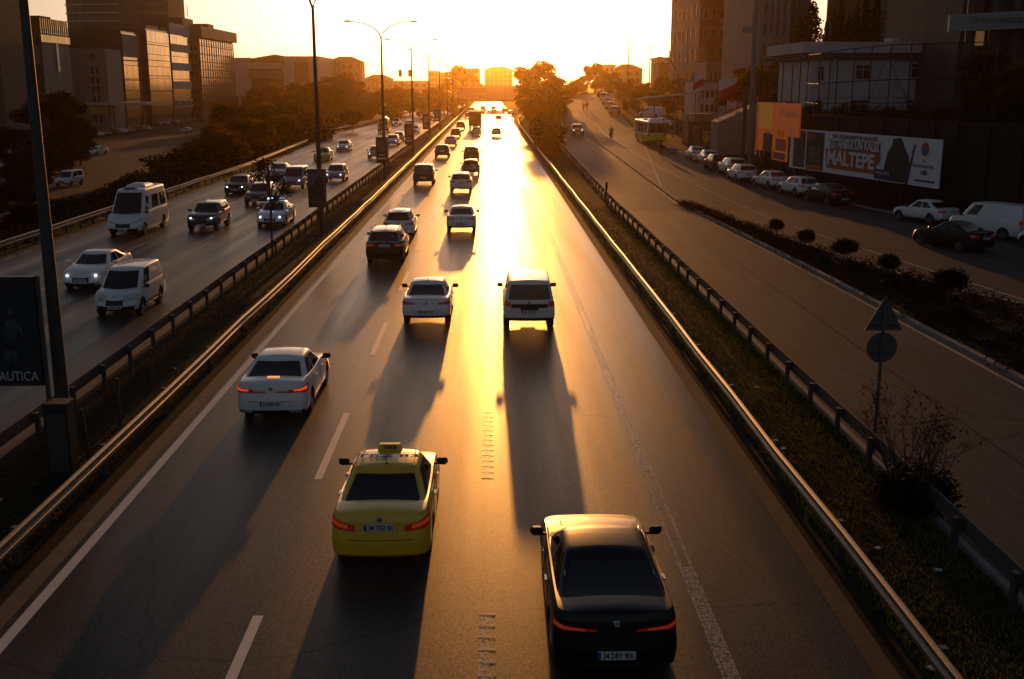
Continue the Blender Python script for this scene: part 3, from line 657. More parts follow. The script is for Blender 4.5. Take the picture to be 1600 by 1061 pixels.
park('compact_saloon', 1191, 89.6, 'white saloon parked between the white hatchback and the warning sign', 12, PW)
park('hatchback', 1146, 95.5, 'white hatchback parked with its tail squarely to the viewer', 5, PW)
park('crossover', 1131, 101, 'white crossover half hidden behind the squarely parked hatchback', 4, PW)
park('hatchback', 1107, 106.5, 'black hatchback in the parked row between two white cars', 3, PK)
park('compact_saloon', 1095, 112, 'white saloon parked just beyond the black hatchback', 2, PW)
park('compact_saloon', 1076, 117.5, 'white saloon at the far end of the near parked row', 2, PW)
park('bus', 1006, 144.5, 'lime green and white city bus pulling away on the outer right road', 2, PL, cat='bus', group='buses')
park('crossover', 897, 160, 'dark car with both headlights on, on the right slip road', 180, PG, head=M_headon, group='cars on the right hand roads')
TYPES_last = park('front_saloon', 1022, 176, 'white saloon standing beyond the bus', 60, PW, group='cars on the right hand roads')
park('large_van', 1008, 196, 'white van standing behind the bus roof', 50, PW, cat='van', group='cars on the right hand roads')
for q, (px, Y, kd, pmx, lb) in enumerate([(953, 205, 'crossover', PS, 'silver crossover at the near end of the far kerb row'), (946, 222, 'hatchback', PW, 'white hatchback second in the far kerb row'),
        (941, 238, 'compact_saloon', PS, 'silver saloon third in the far kerb row'), (937, 254, 'people_carrier', PW, 'white van fourth in the far kerb row'), (933, 272, 'hatchback', PG, 'grey hatchback at the far end of the far kerb row')]):
    park(kd, px, Y, lb, -12, pmx, group='cars parked along the far kerb')
# ------------------------------------------------------------------ car park on the left (ground at z=-3)
GL = 'cars parked in front of the left buildings'
def lot(kind, px, py, rz, pm, lb, group=GL):
    p = P(px, py, -3.0); put(kind, p.x, p.y, lb, 'car', group, pm=pm, rz=R(rz), z=-3)
lot('front_saloon', 152, 242, 165, PW, 'white saloon driving on the lower left road', 'cars on the lower left road')
lot('people_carrier', 109, 290, 175, PW, 'white van on the lower left road nearest the trees', 'cars on the lower left road')
lot('hatchback', 93, 252, 120, PS, 'silver hatchback standing left of the lower road', 'cars on the lower left road')
lot('hatchback', 6, 266, 100, PS, 'silver hatchback at the left edge of the view', 'cars on the lower left road')
lot('compact_saloon', 291, 208, 170, PS, 'silver saloon leaving the car park along the hedge', 'cars on the lower left road')
for i in range(9):
    lot(('hatchback', 'compact_saloon', 'crossover')[i % 3], 243 + i*6.8, 197 - i*.9, 60, (PS, PG, PW, PK)[i % 4], ('%s %s number %d of the angled row, counted from its near end' % (('silver', 'dark grey', 'white', 'black')[i % 4], ('hatchback', 'saloon', 'crossover')[i % 3], i+1)).replace('number 1 of', 'at the start of'))
for i in range(4):
    lot(('crossover', 'hatchback')[i % 2], 203 + i*7.5, 193 - i*.8, 70, (PG, PS)[i % 2], ('dark grey crossover', 'silver hatchback')[i % 2] + (' at the left end' if i < 2 else ' at the right end') + ' of the short row behind the trees')
lot('large_van', 293, 174, 40, PW, 'white van parked behind the angled row, by the shop fronts'); lot('compact_saloon', 206, 206, 75, PK, 'black saloon with a glint in front of the short row')
for i in range(7):
    lot(('compact_saloon', 'hatchback', 'crossover')[i % 3], 150 + i*12.5, 214 - i*1.6, 55, (PW, PS, PG)[i % 3], ('white saloon', 'silver hatchback', 'dark grey crossover')[i % 3] + (' in the middle row of the car park, ' + ('at its left end', 'second from its left end', 'third from its left end', 'at its centre', 'third from its right end', 'second from its right end', 'at its right end')[i]))
# ================================================================== ground, roads, markings
text_root = [o for o in COL.objects if o.name.startswith('roof_lettering')]
for o in text_root: o.location.z = 1.508
xl = lambda Y: pw(Y, [(137, 8.9), (202, 12.6), (256, 18), (296, 26), (340, 40), (420, 75), (900, 300)])
xo = lambda Y: pw(Y, [(20, 34), (30, 33), (60, 30.8), (66, 29.0), (80, 25.6), (90, 24.0), (107, 22.8), (139, 22.6), (165, 21.8), (202, 23.8), (256, 28.5), (300, 37), (340, 52), (420, 88), (900, 330)])
xw = lambda Y: pw(Y, [(20, 40), (40, 36.5), (60, 32.9), (70.6, 30.0), (90.5, 25.4), (97, 24.6)])
xe = lambda Y: pw(Y, [(110, -24.9), (165, -27.2), (200, -28.5), (260, -27), (400, -26)])
xk = lambda Y: pw(Y, [(10, 16.0), (30, 15.5), (48, 15.1), (62, 14.6), (80, 13.9), (165, 14.2)])
xs = lambda Y: pw(Y, [(10, 27), (30, 23.6), (41, 20.9), (44, 19.6), (50, 18.2), (62, 16.3), (80, 14.1)])
ROWS = [-40, -15, 0, 10, 20, 30, 36, 41, 44, 50, 56, 62, 66, 70.6, 75, 80, 85, 90.5, 97, 97.6, 107, 118, 128, 137, 150, 160, 165, 180, 202, 225, 240, 256, 275, 296, 310, 325, 340, 380, 420, 480, 560, 700, 900, 1400, 2400, 4500]
zl = lambda Y: -3*(1 - min(1, max(0, (Y-480)/140)))
def tcols(Y):
    z = zr(Y); L_ = zl(Y); e = xe(Y); x1 = xl(Y) - .5
    c = [(-3500, L_), (-600, L_), (-220, L_), (-120, L_), (-70, L_), (-48, L_), (e-9, L_), (e-5, L_*.6), (e-1.6, -.05), (e, 0), (-18, 0), (-11.3, 0), (-9.7, .05), (-8.3, 0), (-2, 0), (6.0, 0), (6.9, .03)]
    mid = lerp(6.9, x1, .5); c += [(mid, z*.5 + (.05 if Y < 137 else .0)), (x1, z), (x1+.5, z), (xo(Y), z)]
    if Y < 97.3: c += [(xw(Y), z + .12), (xw(Y)+.5, 6.0), (60, 6.5), (110, 8), (700, 12), (3500, 12)]
    elif Y < 115: b = pw(Y, [(97.6, 28.6), (107, 29.6), (115, 30.5)]); c += [(xo(Y)+.4, z+.12), (b, z+.15), (b+.5, 6.0), (60, 6.5), (700, 12), (3500, 12)]
    else: b = max(42, xo(Y)+8); c += [(xo(Y)+.4, z+.12), (b, z+.15), (b+9, z+3.5), (b+60, z+6), (b+700, 12), (3500, 12)]
    return c
mb = MB(); G_ = [[(x, Y, z) for x, z in tcols(Y)] for Y in ROWS]; n = len(G_[0])
mb.add([p for r in G_ for p in r], [(i*n+k, i*n+k+1, (i+1)*n+k+1, (i+1)*n+k) for i in range(len(ROWS)-1) for k in range(n-1)])
M_soil = mat('soil_and_dry_grass', (.015, .015, .009), .95, spec=.06, noise=.5, nscale=1.2, bump=.5, bscale=6)
tag(mb.build('ground', M_soil), kind='structure')
def sheet(name, fa, fb, y0, y1, dz, m, zfun=lambda x, Y: 0, kind='structure', parent=None):
    ys = sorted(set([y0, y1] + [y for y in ROWS if y0 < y < y1])); mb = MB()
    # keep the sheet on the ground's own facets
    for Y in ys:
        for X in (fa(Y), fb(Y)): mb.v.append((X, Y, zfun(X, Y) + dz))
    for i in range(len(ys)-1): mb.f.append((2*i, 2*i+1, 2*i+3, 2*i+2)); mb.m.append(0)
    o = mb.build(name, m, parent); 
    if kind: o['kind'] = kind
    return o
C_ = lambda v: (lambda Y: v)
M_road = asphalt('asphalt_main', (.036, .032, .029), (-5.7, 3.7), rough=.40, dark=.16, spec=.09)
M_road.node_tree.nodes['Principled BSDF'].inputs['Coat Weight'].default_value = .10; M_road.node_tree.nodes['Principled BSDF'].inputs['Coat Roughness'].default_value = .22
M_road2 = asphalt('asphalt_oncoming', (.030, .029, .028), (-17.2, 3.5), rough=.42, dark=.2, spec=.16)
M_road3 = asphalt('asphalt_slip', (.050, .051, .053), None, rough=.65, dark=.16, spec=.10)
zrr = lambda x, Y: zr(Y)
sheet('main_road', C_(-8.15), lambda Y: pw(Y, [(290, 5.75), (345, 14.5), (420, 15)]), -40, 900, .010, M_road)
sheet('oncoming_road', lambda Y: xe(Y)+.6, C_(-11.45), -40, 900, .010, M_road2)
sheet('slip_road', xl, xo, -40, 420, .012, M_road3, zrr)
M_conc = mat('concrete_gutter', (.07, .066, .062), .85, noise=.25, nscale=3)
sheet('gutter', C_(-8.13), C_(-7.78), -40, 420, .016, M_conc)
sheet('gutter', C_(5.6), C_(5.95), -40, 300, .016, mat('dirty_shoulder', (.032, .030, .026), .9, noise=.4, nscale=5))
sheet('gutter', C_(-11.75), C_(-11.35), -40, 420, .016, M_conc)
# lower road and car park on the left
M_lot = asphalt('asphalt_car_park', (.030, .029, .028), None, rough=.7, spec=.06)
def polysheet(name, pts, z, m): mb = MB(); mb.v = [(p.x, p.y, z) for p in pts]; mb.f = [tuple(range(len(pts)))]; mb.m = [0]; o = mb.build(name, m); o['kind'] = 'structure'; return o
polysheet('car_park', [Vector((-99, 60, 0)), Vector((-47, 60, 0)), Vector((-47, 150, 0)), Vector((-70, 260, 0)), Vector((-78, 420, 0)), Vector((-99, 420, 0))], -2.99, M_lot)
# markings
def paintmat(name, wear, col=(.62, .60, .56)):
    m = mat(name, col, .5, spec=.4); t = m.node_tree; N = t.nodes.new; L = t.links.new; b = t.nodes['Principled BSDF']; o = [n for n in t.nodes if n.type == 'OUTPUT_MATERIAL'][0]
    tc = N('ShaderNodeTexCoord'); n = N('ShaderNodeTexNoise'); n.inputs['Scale'].default_value = 22; n.inputs['Detail'].default_value = 5; n.inputs['Roughness'].default_value = .7
    L(tc.outputs['Object'], n.inputs[0]); r = N('ShaderNodeMapRange'); r.inputs[1].default_value = wear-.09; r.inputs[2].default_value = wear+.09; L(n.outputs[0], r.inputs[0])
    tr = N('ShaderNodeBsdfTransparent'); mx = N('ShaderNodeMixShader'); L(r.outputs[0], mx.inputs[0]); L(tr.outputs[0], mx.inputs[1]); L(b.outputs[0], mx.inputs[2]); L(mx.outputs[0], o.inputs[0]); return m
M_mark = paintmat('road_paint', .30, (.72, .68, .64)); M_worn = paintmat('worn_road_paint', .46, (.46, .41, .35)); M_yel = paintmat('yellow_road_paint', .36, (.42, .36, .22))
M_worn.node_tree.nodes['Principled BSDF'].inputs['Specular IOR Level'].default_value = .17; M_worn.node_tree.nodes['Principled BSDF'].inputs['Roughness'].default_value = .33
M_mgrey = paintmat('grey_road_paint', .36, (.26, .24, .22))
def strip(name, fx, w, segs, m, z=.014, zf=None):
    mb = MB()
    for a, b in segs:
        ys = [a] + [y for y in ROWS if a < y < b] + [b]; i0 = len(mb.v)
        for Y in ys:
            zz = (zf(Y) if zf else 0) + z; mb.v += [(fx(Y)-w/2, Y, zz), (fx(Y)+w/2, Y, zz)]
        for i in range(len(ys)-1): q = i0+2*i; mb.f.append((q, q+1, q+3, q+2)); mb.m.append(0)
    o = mb.build(name, m); o['kind'] = 'structure'; return o
dash = [(11.3*k - 11.3, 11.3*k - 6.3) for k in range(0, 36)]
dash = [(a+22.6-11.3, b+22.6-11.3) for a, b in dash]
strip('road_marking', C_(-7.56), .20, [(-40, 420)], M_mark)
strip('road_marking', C_(-3.80), .17, dash, M_mark)
strip('road_marking', C_(-.13), .17, dash, M_worn)
lad = []
for a, b in dash[:12]:
    y = a
    while y < b: lad.append((y, y+.09)); y += .38
strip('road_marking', C_(-.08), .27, lad, M_worn, .018)
strip('road_marking', C_(3.38), .06, [(-40, 300)], M_worn); strip('road_marking', C_(3.58), .07, [(-40, 300)], M_worn); strip('road_marking', C_(3.48), .12, [(5+9*k, 5+9*k+rr_) for k, rr_ in enumerate([6, 4, 7, 5, 8, 6, 7, 4, 8, 6, 7, 8])], M_worn, .013)
M_tar = paintmat('tar_sealant', .44, (.008, .008, .008)); M_tar.node_tree.nodes['Principled BSDF'].inputs['Specular IOR Level'].default_value = .05
strip('tar_seam', lambda Y: 12.1+.05*sin(Y*.2), .04, [(12, 130)], M_tar, .018, zr)
d2 = [(6.1+12*k, 12.1+12*k) for k in range(0, 32)]
strip('road_marking', lambda Y: xe(Y)+2.4, .15, [(-40, 420)], M_mgrey)
strip('road_marking', C_(-19.0), .13, d2, M_mgrey); strip('road_marking', C_(-15.5), .13, d2, M_mgrey); strip('road_marking', C_(-11.95), .15, [(-40, 420)], M_mgrey)
strip('road_marking', lambda Y: pw(Y, [(20, 25.5), (41, 21.7), (50, 20.6), (66, 18.6), (93, 17.2), (120, 16.6), (165, 16.9), (202, 18)]), .14, [(10, 66), (70.6, 202)], M_yel, .018, zr)
strip('road_marking', lambda Y: xk(Y)-.35, .14, [(10, 90.5)], M_yel, .018, zr)
strip('road_marking', lambda Y: xl(Y)+.4, .14, [(-15, 256)], M_mgrey, .018, zr)
strip('road_marking', lambda Y: pw(Y, [(85, 13.6), (137, 19.3)]), .14, [(85, 137)], M_yel, .018, zr)
# planted strip: kerb + bed
M_kerb = mat('kerb_stone', (.20, .185, .165), .85, noise=.3, nscale=6)
def kerb(name, fx, y0, y1, w=.28, h=.15, zf=zr, label=None):
    ys = sorted(set([y0, y1] + [y for y in ROWS if y0 < y < y1])); mb = MB()
    for Y in ys:
        z = zf(Y); mb.v += [(fx(Y)-w/2, Y, z), (fx(Y)-w/2+.03, Y, z+h), (fx(Y)+w/2-.03, Y, z+h), (fx(Y)+w/2, Y, z)]
    for i in range(len(ys)-1):
        for k in range(3): mb.f.append((4*i+k, 4*i+k+1, 4*i+k+5, 4*i+k+4)); mb.m.append(0)
    mb.f += [(3, 2, 1, 0), tuple(4*(len(ys)-1)+k for k in range(4))]; mb.m += [0, 0]
    o = mb.build(name, M_kerb); o['kind'] = 'structure'; return o
kerb('kerb', xk, -15, 80); kerb('kerb', lambda Y: max(xs(Y), xk(Y)+.3), -15, 80); kerb('kerb', lambda Y: xk(Y), 80.5, 160, .35, .14)
kerb('kerb', xo, -15, 256, .2, .14); kerb('kerb', lambda Y: xl(Y)-.1, -15, 256, .2, .12)
sheet('planting_bed', xk, lambda Y: max(xs(Y), xk(Y)+.1), -15, 80, .11, M_soil, zrr)

# ================================================================== guard rails
M_galv = mat('galvanised_steel', (.20, .175, .145), .5, .7, noise=.15, nscale=5)
M_galv2 = mat('weathered_steel', (.10, .095, .088), .6, .5, noise=.25, nscale=5)
M_post = mat('rail_post', (.07, .065, .06), .6, .4)
_rt3 = random.Random(31)
def rail(label, pts, face, zf=lambda x, Y: 0, spacing=2.3, m=M_galv, top=.76, group='guard rails', y0=None):
    """W-beam on posts; face=+1: beam on the +X side of the posts"""
    r = empty('guard_rail', (pts[0][0], pts[0][1], 0), label=label, cat='guard rail', group=group); ox, oy = pts[0]
    prof = [(0, 0), (.055, .03), (.055, .10), (0, .145), (0, .165), (.055, .21), (.055, .28), (0, .31), (-.02, .31), (-.02, 0)]
    ys = []
    y = pts[0][1]
    while y < pts[-1][1]: ys.append(y); y += 4.6
    ys.append(pts[-1][1]); fx = lambda Y: pw(Y, [(b, a) for a, b in pts]); mb = MB(); n = len(prof)
    for Y in ys:
        x = fx(Y); z = zf(x, Y)
        jx, jz = _rt3.gauss(0, .012), _rt3.gauss(0, .012)
        mb.v += [(x-ox + face*a + jx, Y-oy, z+top-.31+b + jz) for a, b in prof]
    for i in range(len(ys)-1):
        for k in range(n): mb.f.append((i*n+k, i*n+(k+1) % n, (i+1)*n+(k+1) % n, (i+1)*n+k)); mb.m.append(0)
    mb.build('beam', m, r, True, 30, True)
    pm = MB(); pm.box((0, 0, (top-.04)/2 - .1), (.10, .12, top-.04+.2)); pm.box((face*.06, 0, top-.16), (.10, .09, .22))
    p0 = pm.build('post', M_post, r); p0.location = (fx(pts[0][1]+.6) - ox - face*.13, .6, zf(0, pts[0][1]))
    y = pts[0][1] + .6 + spacing; c = 1; rest = MB()
    while y < pts[-1][1]-.3:
        X = fx(y)-ox-face*.13; z = zf(fx(y), y)
        if c < 98: o = p0.copy(); COL.objects.link(o); o.location = (X, y-oy, z)
        else: rest.box((X, y-oy, z + (top-.04)/2-.1), (.10, .12, top-.04+.2))
        y += spacing; c += 1
    if rest.v: q = rest.build('post', M_post, r); q['kind'] = 'stuff'
    return r
zG = lambda x, Y: 0.0
rail('guard rail along the left edge of the main carriageway, lit gold along its top', [(-8.42, 4), (-8.42, 420)], 1, zG, 4.6)
rail('guard rail on the oncoming side of the median, many posts towards the viewer', [(-11.05, 4), (-11.05, 420)], -1, zG, 2.3, M_galv2, top=.80)
rail('guard rail along the right edge of the main carriageway, bending away at the slip road', [(6.22, 4), (6.22, 235), (7.0, 275), (8.8, 305), (13, 325)], -1, lambda x, Y: 0.0, 4.6)
rail('guard rail between the grass verge and the right slip road', [(8.6, 4), (8.6, 137), (12.2, 202), (17.4, 256), (25, 292)], 1, lambda x, Y: zr(Y), 2.3, M_galv2, top=.80)
rail('guard rail on the far left edge of the oncoming carriageway above the bushes', [(-24.8, 20), (-24.8, 110), (-27.1, 165)], 1, zG, 2.3)
rail('guard rail far left beyond the hedge gap, curving with the slip road', [(-30.5, 176), (-28.9, 205), (-27.4, 260), (-26.4, 400)], 1, zG, 4.6)
# thin taller stakes in the median
stk = MB(); stk.box((0, 0, .62), (.07, .07, 1.35)); first = None
for i, (px, py) in enumerate([(236, 614), (188, 668), (140, 722)]):
    p = P(px, py, 0)
    if first is None: o = stk.build('stake', M_post); first = o
    else: o = first.copy(); COL.objects.link(o)
    o.location = (p.x, p.y, 0); o.rotation_euler = (R(3*(i-1)), R(4-3*i), 0); tag(o, 'thin dark stake in the median, %s the lamp post base' % ('farthest from', 'second from', 'closest to')[i], 'stake', 'stakes in the median')

# ================================================================== lamp posts
M_pole = mat('lamp_pole_steel', (.06, .058, .055), .6, .3, noise=.2, nscale=3)
M_lampg = mat('lamp_glass', (.3, .3, .28), .2)
def lamp_post(double=True, h=12.7, reach=2.9, arm=1.5, r0=.16):
    t = empty('street_lamp')
    mb = MB(); mb.tube([(0, 0, 0), (0, 0, h*.5), (0, 0, h)], [r0, r0*.72, r0*.45], 12); mb.tube([(0, 0, 0), (0, 0, .06)], .30, 4); mb.box((0, -r0*.9, 1.1), (.16, .10, .5)); mb.build('pole', M_pole, t, True, 40)
    for s in ((-1, 1) if double else (-1,)):
        pts = [(s*reach*(1-cos(a))*1.0, 0, h-.1 + arm*sin(a)) for a in [R(q) for q in (0, 20, 40, 60, 80)]]; 
        mb = MB(); mb.tube(pts, [.065, .06, .052, .045, .04], 7); mb.build('arm', M_pole, t, True, 40)
        e = Vector(pts[-1]); mb = MB()
        for q, (w_, hh) in enumerate([(.09, .05), (.17, .09), (.17, .09), (.06, .04)]):
            xx = s*(q*.28) ; mb.v += [(e.x+xx, -w_, e.z-.03), (e.x+xx, w_, e.z-.03), (e.x+xx, w_*.6, e.z+hh), (e.x+xx, -w_*.6, e.z+hh)]
        for q in range(3):
            for k in range(4): mb.f.append((4*q+k, 4*q+(k+1) % 4, 4*q+4+(k+1) % 4, 4*q+4+k))
        mb.f += [(0, 3, 2, 1), (12, 13, 14, 15)]; mb.m = [0]*len(mb.f); hd = mb.build('lamp_head', M_pole, t, fixn=True)
        mb = MB(); mb.box((e.x+s*.45, 0, e.z-.045), (.4, .24, .03)); mb.build('lens', M_lampg, hd)
    return t
L0 = lamp_post(); lab = ['nearest median lamp post, its thick pole cut by the top of the view', 'second median lamp post, forking just below the top of the view', 'third median lamp post, both curved arms against the sky', 'fourth median lamp post, thin and two-armed above the red poster',
     'fifth median lamp post in the golden haze', 'sixth median lamp post in the golden haze', 'seventh median lamp post, near the footbridge', 'eighth median lamp post, near the footbridge', 'farthest median lamp post']
for i in range(9):
    o = L0 if i == 0 else tree_copy(L0); o.location = (-9.75, 24.0 + 38.9*i, 0); tag(o, lab[i], 'street lamp', 'lamp posts in the median')
    if i == 0: o.scale = (1.05, 1.05, 1.0)
# cable cabinet at the first lamp
mb = MB(); mb.box((0, 0, .85), (.52, .42, 1.7)); cb = tag(mb.build('utility_cabinet', mat('cabinet_green_grey', (.016, .018, .017), .8)), 'dark utility cabinet standing against the nearest lamp post', 'cabinet'); p = P(84, 745, 0); cb.location = (p.x+.25, p.y, 0)
mb = MB(); mb.box((0, 0, 1.72), (.55, .45, .04)); mb.build('lid', M_post, cb); mb = MB(); mb.box((0, -.22, .85), (.42, .02, 1.3)); mb.build('door', M_post, cb)

# posters in the median
M_fr = mat('poster_frame', (.02, .02, .022), .4); M_blue = mat('poster_blue', (.005, .018, .04), .7, noise=.5, nscale=1.5); M_skin = mat('poster_skin', (.25, .14, .09), .6)
M_pgrey = mat('poster_grey_sky', (.10, .10, .12), .7); M_pdark = mat('poster_dark', (.02, .018, .012), .5, noise=.4, nscale=3); M_pwhite = mat('poster_white', (.55, .55, .58), .5); M_pred = mat('poster_red', (.45, .05, .04), .5); M_pink = mat('poster_pink', (.5, .27, .25), .5)
def poster(px0, px1, pyt, pyb, Y, style, label):
    a, b, c = D(px0, pyt, Y), D(px1, pyt, Y), D(px0, pyb, Y); w = b.x-a.x; h = a.z-c.z
    t = empty('advertising_panel', ((a.x+b.x)/2, Y, 0), label=label, cat='poster', group='advertising panels in the median')
    mb = MB(); mb.box((0, 0, (a.z+c.z)/2), (w, .16, h)); mb.build('case', M_fr, t)
    y = -.084; 
    def q(nm, x0, x1, z0, z1, m, dy=0): mb = MB(); mb.box(((x0+x1)/2*w, y-dy, c.z + (z0+z1)/2*h), ((x1-x0)*w, .006, (z1-z0)*h)); return mb.build(nm, m, t)
    if style == 'sport':
        q('picture', -.46, .46, .05, .95, M_blue); mb = MB(); px = lambda x, z: (x*w, y-.02, c.z+z*h)
        mb.tube([px(-.02, .34), px(.0, .46), px(.04, .56), px(.02, .62)], [.13, .15, .17, .06], 10); mb.tube([px(-.08, .58), px(-.24, .64), px(-.36, .74)], [.07, .055, .035], 8); mb.tube([px(.14, .58), px(.22, .48), px(.18, .40)], [.07, .05, .035], 8)
        mb.tube([px(.03, .63), px(.04, .67), px(.04, .71)], [.05, .09, .06], 10); mb.tube([px(-.06, .36), px(-.10, .26), px(-.08, .16)], [.085, .07, .05], 8); mb.tube([px(.03, .36), px(.06, .26), px(.05, .16)], [.085, .07, .05], 8)
        mb.v = [(v_[0], y-.012 + (v_[1]-y+.02)*.12, v_[2]) for v_ in mb.v]
        mb.build('figure', mat('poster_figure', (.035, .045, .06), .7), t, True)
        text('lettering', 'NAUTICA', .30, M_pwhite, (0, y-.02, c.z+h*.09), (pi/2, 0, 0), t, fit=w*.86, extr=.003)
    elif style == 'city':
        q('picture', -.46, .46, .05, .93, M_pgrey); q('picture_ground', -.46, .46, .05, .55, M_pdark, .006)
        mb = MB(); mb.prism([(x*w, c.z+z*h) for x, z in [(-.1, .5), (.46, .5), (.46, .72), (.34, .82), (.22, .86), (.12, .80), (.02, .78), (-.08, .66)]], .004, (0, y-.014, 0), (1, 0, 0), (0, 0, 1)); mb.build('figure', M_pdark, t)
        q('caption_line', -.36, .36, .13, .16, M_pgrey, .012); q('caption_line', -.3, .3, .22, .235, M_pgrey, .012)
    else:
        q('picture', -.44, .44, .05, .95, M_pred if style == 'red' else M_pdark); q('picture_panel', -.3, .3, .45, .82, M_pink if style == 'red' else M_pgrey, .006); q('caption_line', -.34, .34, .15, .22, M_pwhite, .012); q('caption_line', -.25, .25, .29, .33, M_pwhite, .012)
    mb = MB()
    mb.box((w*.5+.05, .02, a.z/2), (.07, .10, a.z)); mb.build('pole', M_pole, t)
    return t
poster(-34, 53, 432, 602, 23.2, 'sport', 'dark blue advertising panel with a sportsman at the nearest lamp post')
poster(480, 506, 264, 324, 61.5, 'city', 'dark advertising panel with a grey sky and silhouette beside the second lamp post')
poster(587, 605, 214, 255, 99, 'dark', 'dark brown advertising panel beside the third lamp post')
poster(632, 645, 193, 226, 138, 'dark', 'narrow dark advertising panel beside the fourth lamp post')
poster(660, 671, 178, 202, 176, 'red', 'red advertising panel beside the fifth lamp post')
poster(678, 686, 170, 190, 215, 'dark', 'small dark advertising panel beside the sixth lamp post')
# the sign seen from the back on the right verge, marker post
p = P(1364, 715, 0); M_back = mat('sign_back', (.10, .10, .105), .5, .5)
t = empty('road_sign', (p.x, p.y, 0), label='grey back of a triangular sign above a round sign on one post', cat='road sign')
mb = MB(); mb.tube([(0, 0, 0), (0, 0, 3.8)], .038, 10); mb.build('pole', M_back, t)
mb = MB(); mb.prism([(-.43, 3.02), (.43, 3.02), (.05, 3.74), (-.05, 3.74)], .02, (0.02, .05, 0), (1, 0, 0), (0, 0, 1)); mb.build('triangular_plate', M_back, t)
mb = MB(); mb.lathe([(.03, .001), (.03, .345), (.045, .355), (.05, .35), (.05, .001)], 32, 'Y', (.02, 0, 2.62)); mb.build('round_plate', M_back, t)
for bz_ in (2.5, 2.76, 3.15): mb = MB(); mb.box((.02, .0, bz_), (.5, .05, .04)); mb.build('bracket', M_post, t)
p = P(960, 322, 0); t = empty('marker_post', (p.x-.6, p.y, 0), label='slim dark marker post on the verge beside the slip road', cat='marker post'); mb = MB(); mb.tube([(0, 0, 0), (0, 0, 1.6)], .06, 8); mb.build('post', M_post, t); mb = MB(); mb.box((0, 0, 1.45), (.18, .05, .5)); mb.build('plate', M_back, t)
# ================================================================== vegetation
LG = leafmat('leaf_green', (.040, .042, .009)); LD = leafmat('leaf_dark', (.014, .018, .006)); LO = leafmat('leaf_autumn', (.065, .040, .007)); LC = leafmat('leaf_conifer', (.012, .020, .010))
LY = leafmat('leaf_golden', (.13, .095, .012), .4); LY.node_tree.nodes['Mix Shader'].inputs[0].default_value = .6  # golden backlight of the low sun put into the leaf colour
M_bark = mat('bark', (.045, .032, .022), .9, noise=.3, nscale=6)
def leaf_cloud(rs, blobs, n, size, flat=.0):
    """leaf quads scattered on and in a union of ellipsoids, with gaps"""
    mb = MB(); tot = sum(b[3]*b[4] for b in blobs)
    for bx_, by_, bz_, br, bh in blobs:
        k = int(n*br*bh/tot)
        for _ in range(k):
            d = Vector((rs.gauss(0, 1), rs.gauss(0, 1), rs.gauss(0, 1))).normalized(); q = (rs.random()**.42)*(1 + rs.uniform(-.12, .22))
            c = Vector((bx_ + d.x*br*q, by_ + d.y*br*q, bz_ + d.z*bh*q)); s = size*rs.uniform(.55, 1.35)
            u = Vector((rs.gauss(0, 1), rs.gauss(0, 1), rs.gauss(0, .7))).normalized(); v = u.cross(Vector((rs.gauss(0, 1), rs.gauss(0, 1), rs.gauss(0, 1)))).normalized()
            a = len(mb.v); mb.v += [tuple(c + u*s), tuple(c + v*s*.55), tuple(c - u*s*.9), tuple(c - v*s*.5 + u*s*.15)]; mb.f.append((a, a+1, a+2, a+3)); mb.m.append(0)
    return mb
def mk_tree(name, seed, h=10, cr=4, trunk_h=3, nb=14, n=5000, size=.22, lm=LG, shape='round'):
    rs = random.Random(seed); t = empty(name); mb = MB(); lean = Vector((rs.uniform(-.3, .3), rs.uniform(-.3, .3), 0))
    top = h*.8; mb.tube([Vector((0, 0, -.3)), Vector((0, 0, trunk_h*.6)) + lean*.4, Vector((0, 0, trunk_h)) + lean, Vector((0, 0, top)) + lean*2], [h*(.011 if name == 'sapling' else .028), h*(.009 if name == 'sapling' else .020), h*(.008 if name == 'sapling' else .017), h*.004], 8)
    blobs = []
    for i in range(nb):
        if shape == 'round':
            a = rs.uniform(0, 2*pi); zz = rs.uniform(trunk_h*.75, h*.88); f = sin(pi*min(1, max(.08, (zz-trunk_h*.5)/(h-trunk_h*.35))))**.6; rad = cr*f*rs.uniform(.25, .95)
            br = cr*rs.uniform(.22, .42); b = (cos(a)*rad, sin(a)*rad, zz, br, br*rs.uniform(.6, .85))
        elif shape == 'cone':
            zz = lerp(trunk_h, h*.97, i/(nb-1)); rr_ = cr*(1 - (zz-trunk_h)/(h*1.02-trunk_h))**.8; a = rs.uniform(0, 2*pi); b = (cos(a)*rr_*.2, sin(a)*rr_*.2, zz, rr_*.9+.12, h/nb*.9)
        elif shape == 'ball':
            a = i*2.4; b = (cos(a)*.14, sin(a)*.14, h*.66 + .06*sin(i*1.7), .36, .30)
        else:
            a = rs.uniform(0, 2*pi); b = (cos(a)*cr*rs.uniform(0, .7), sin(a)*cr*rs.uniform(0, .7), rs.uniform(.25, .75)*h, cr*rs.uniform(.3, .55), h*rs.uniform(.18, .3))
        blobs.append(b)
        if shape == 'round' or i % 3 == 0:
            s0 = Vector((0, 0, min(b[2]*.75, top*.85))) + lean; mb.tube([s0, s0.lerp(Vector(b[:3]), .55) + Vector((0, 0, .2)), Vector(b[:3])], [h*.010, h*.007, h*.003], 5)
    mb.build('trunk', M_bark, t, True, 50); leaf_cloud(rs, blobs, n, size).build('crown', lm, t); return t
PROT = {}
def proto(k, *a, **kw): PROT[k] = mk_tree(*a, **kw); PROT[k]['_u'] = 0
proto('r1', 'broadleaf_tree', 11, 10, 4.2, 1.6, 26, 15000, .21); proto('r2', 'broadleaf_tree', 23, 10, 3.6, 1.4, 22, 13000, .20, LD); proto('r3', 'broadleaf_tree', 31, 10, 4.6, 1.5, 26, 15000, .21, LO)
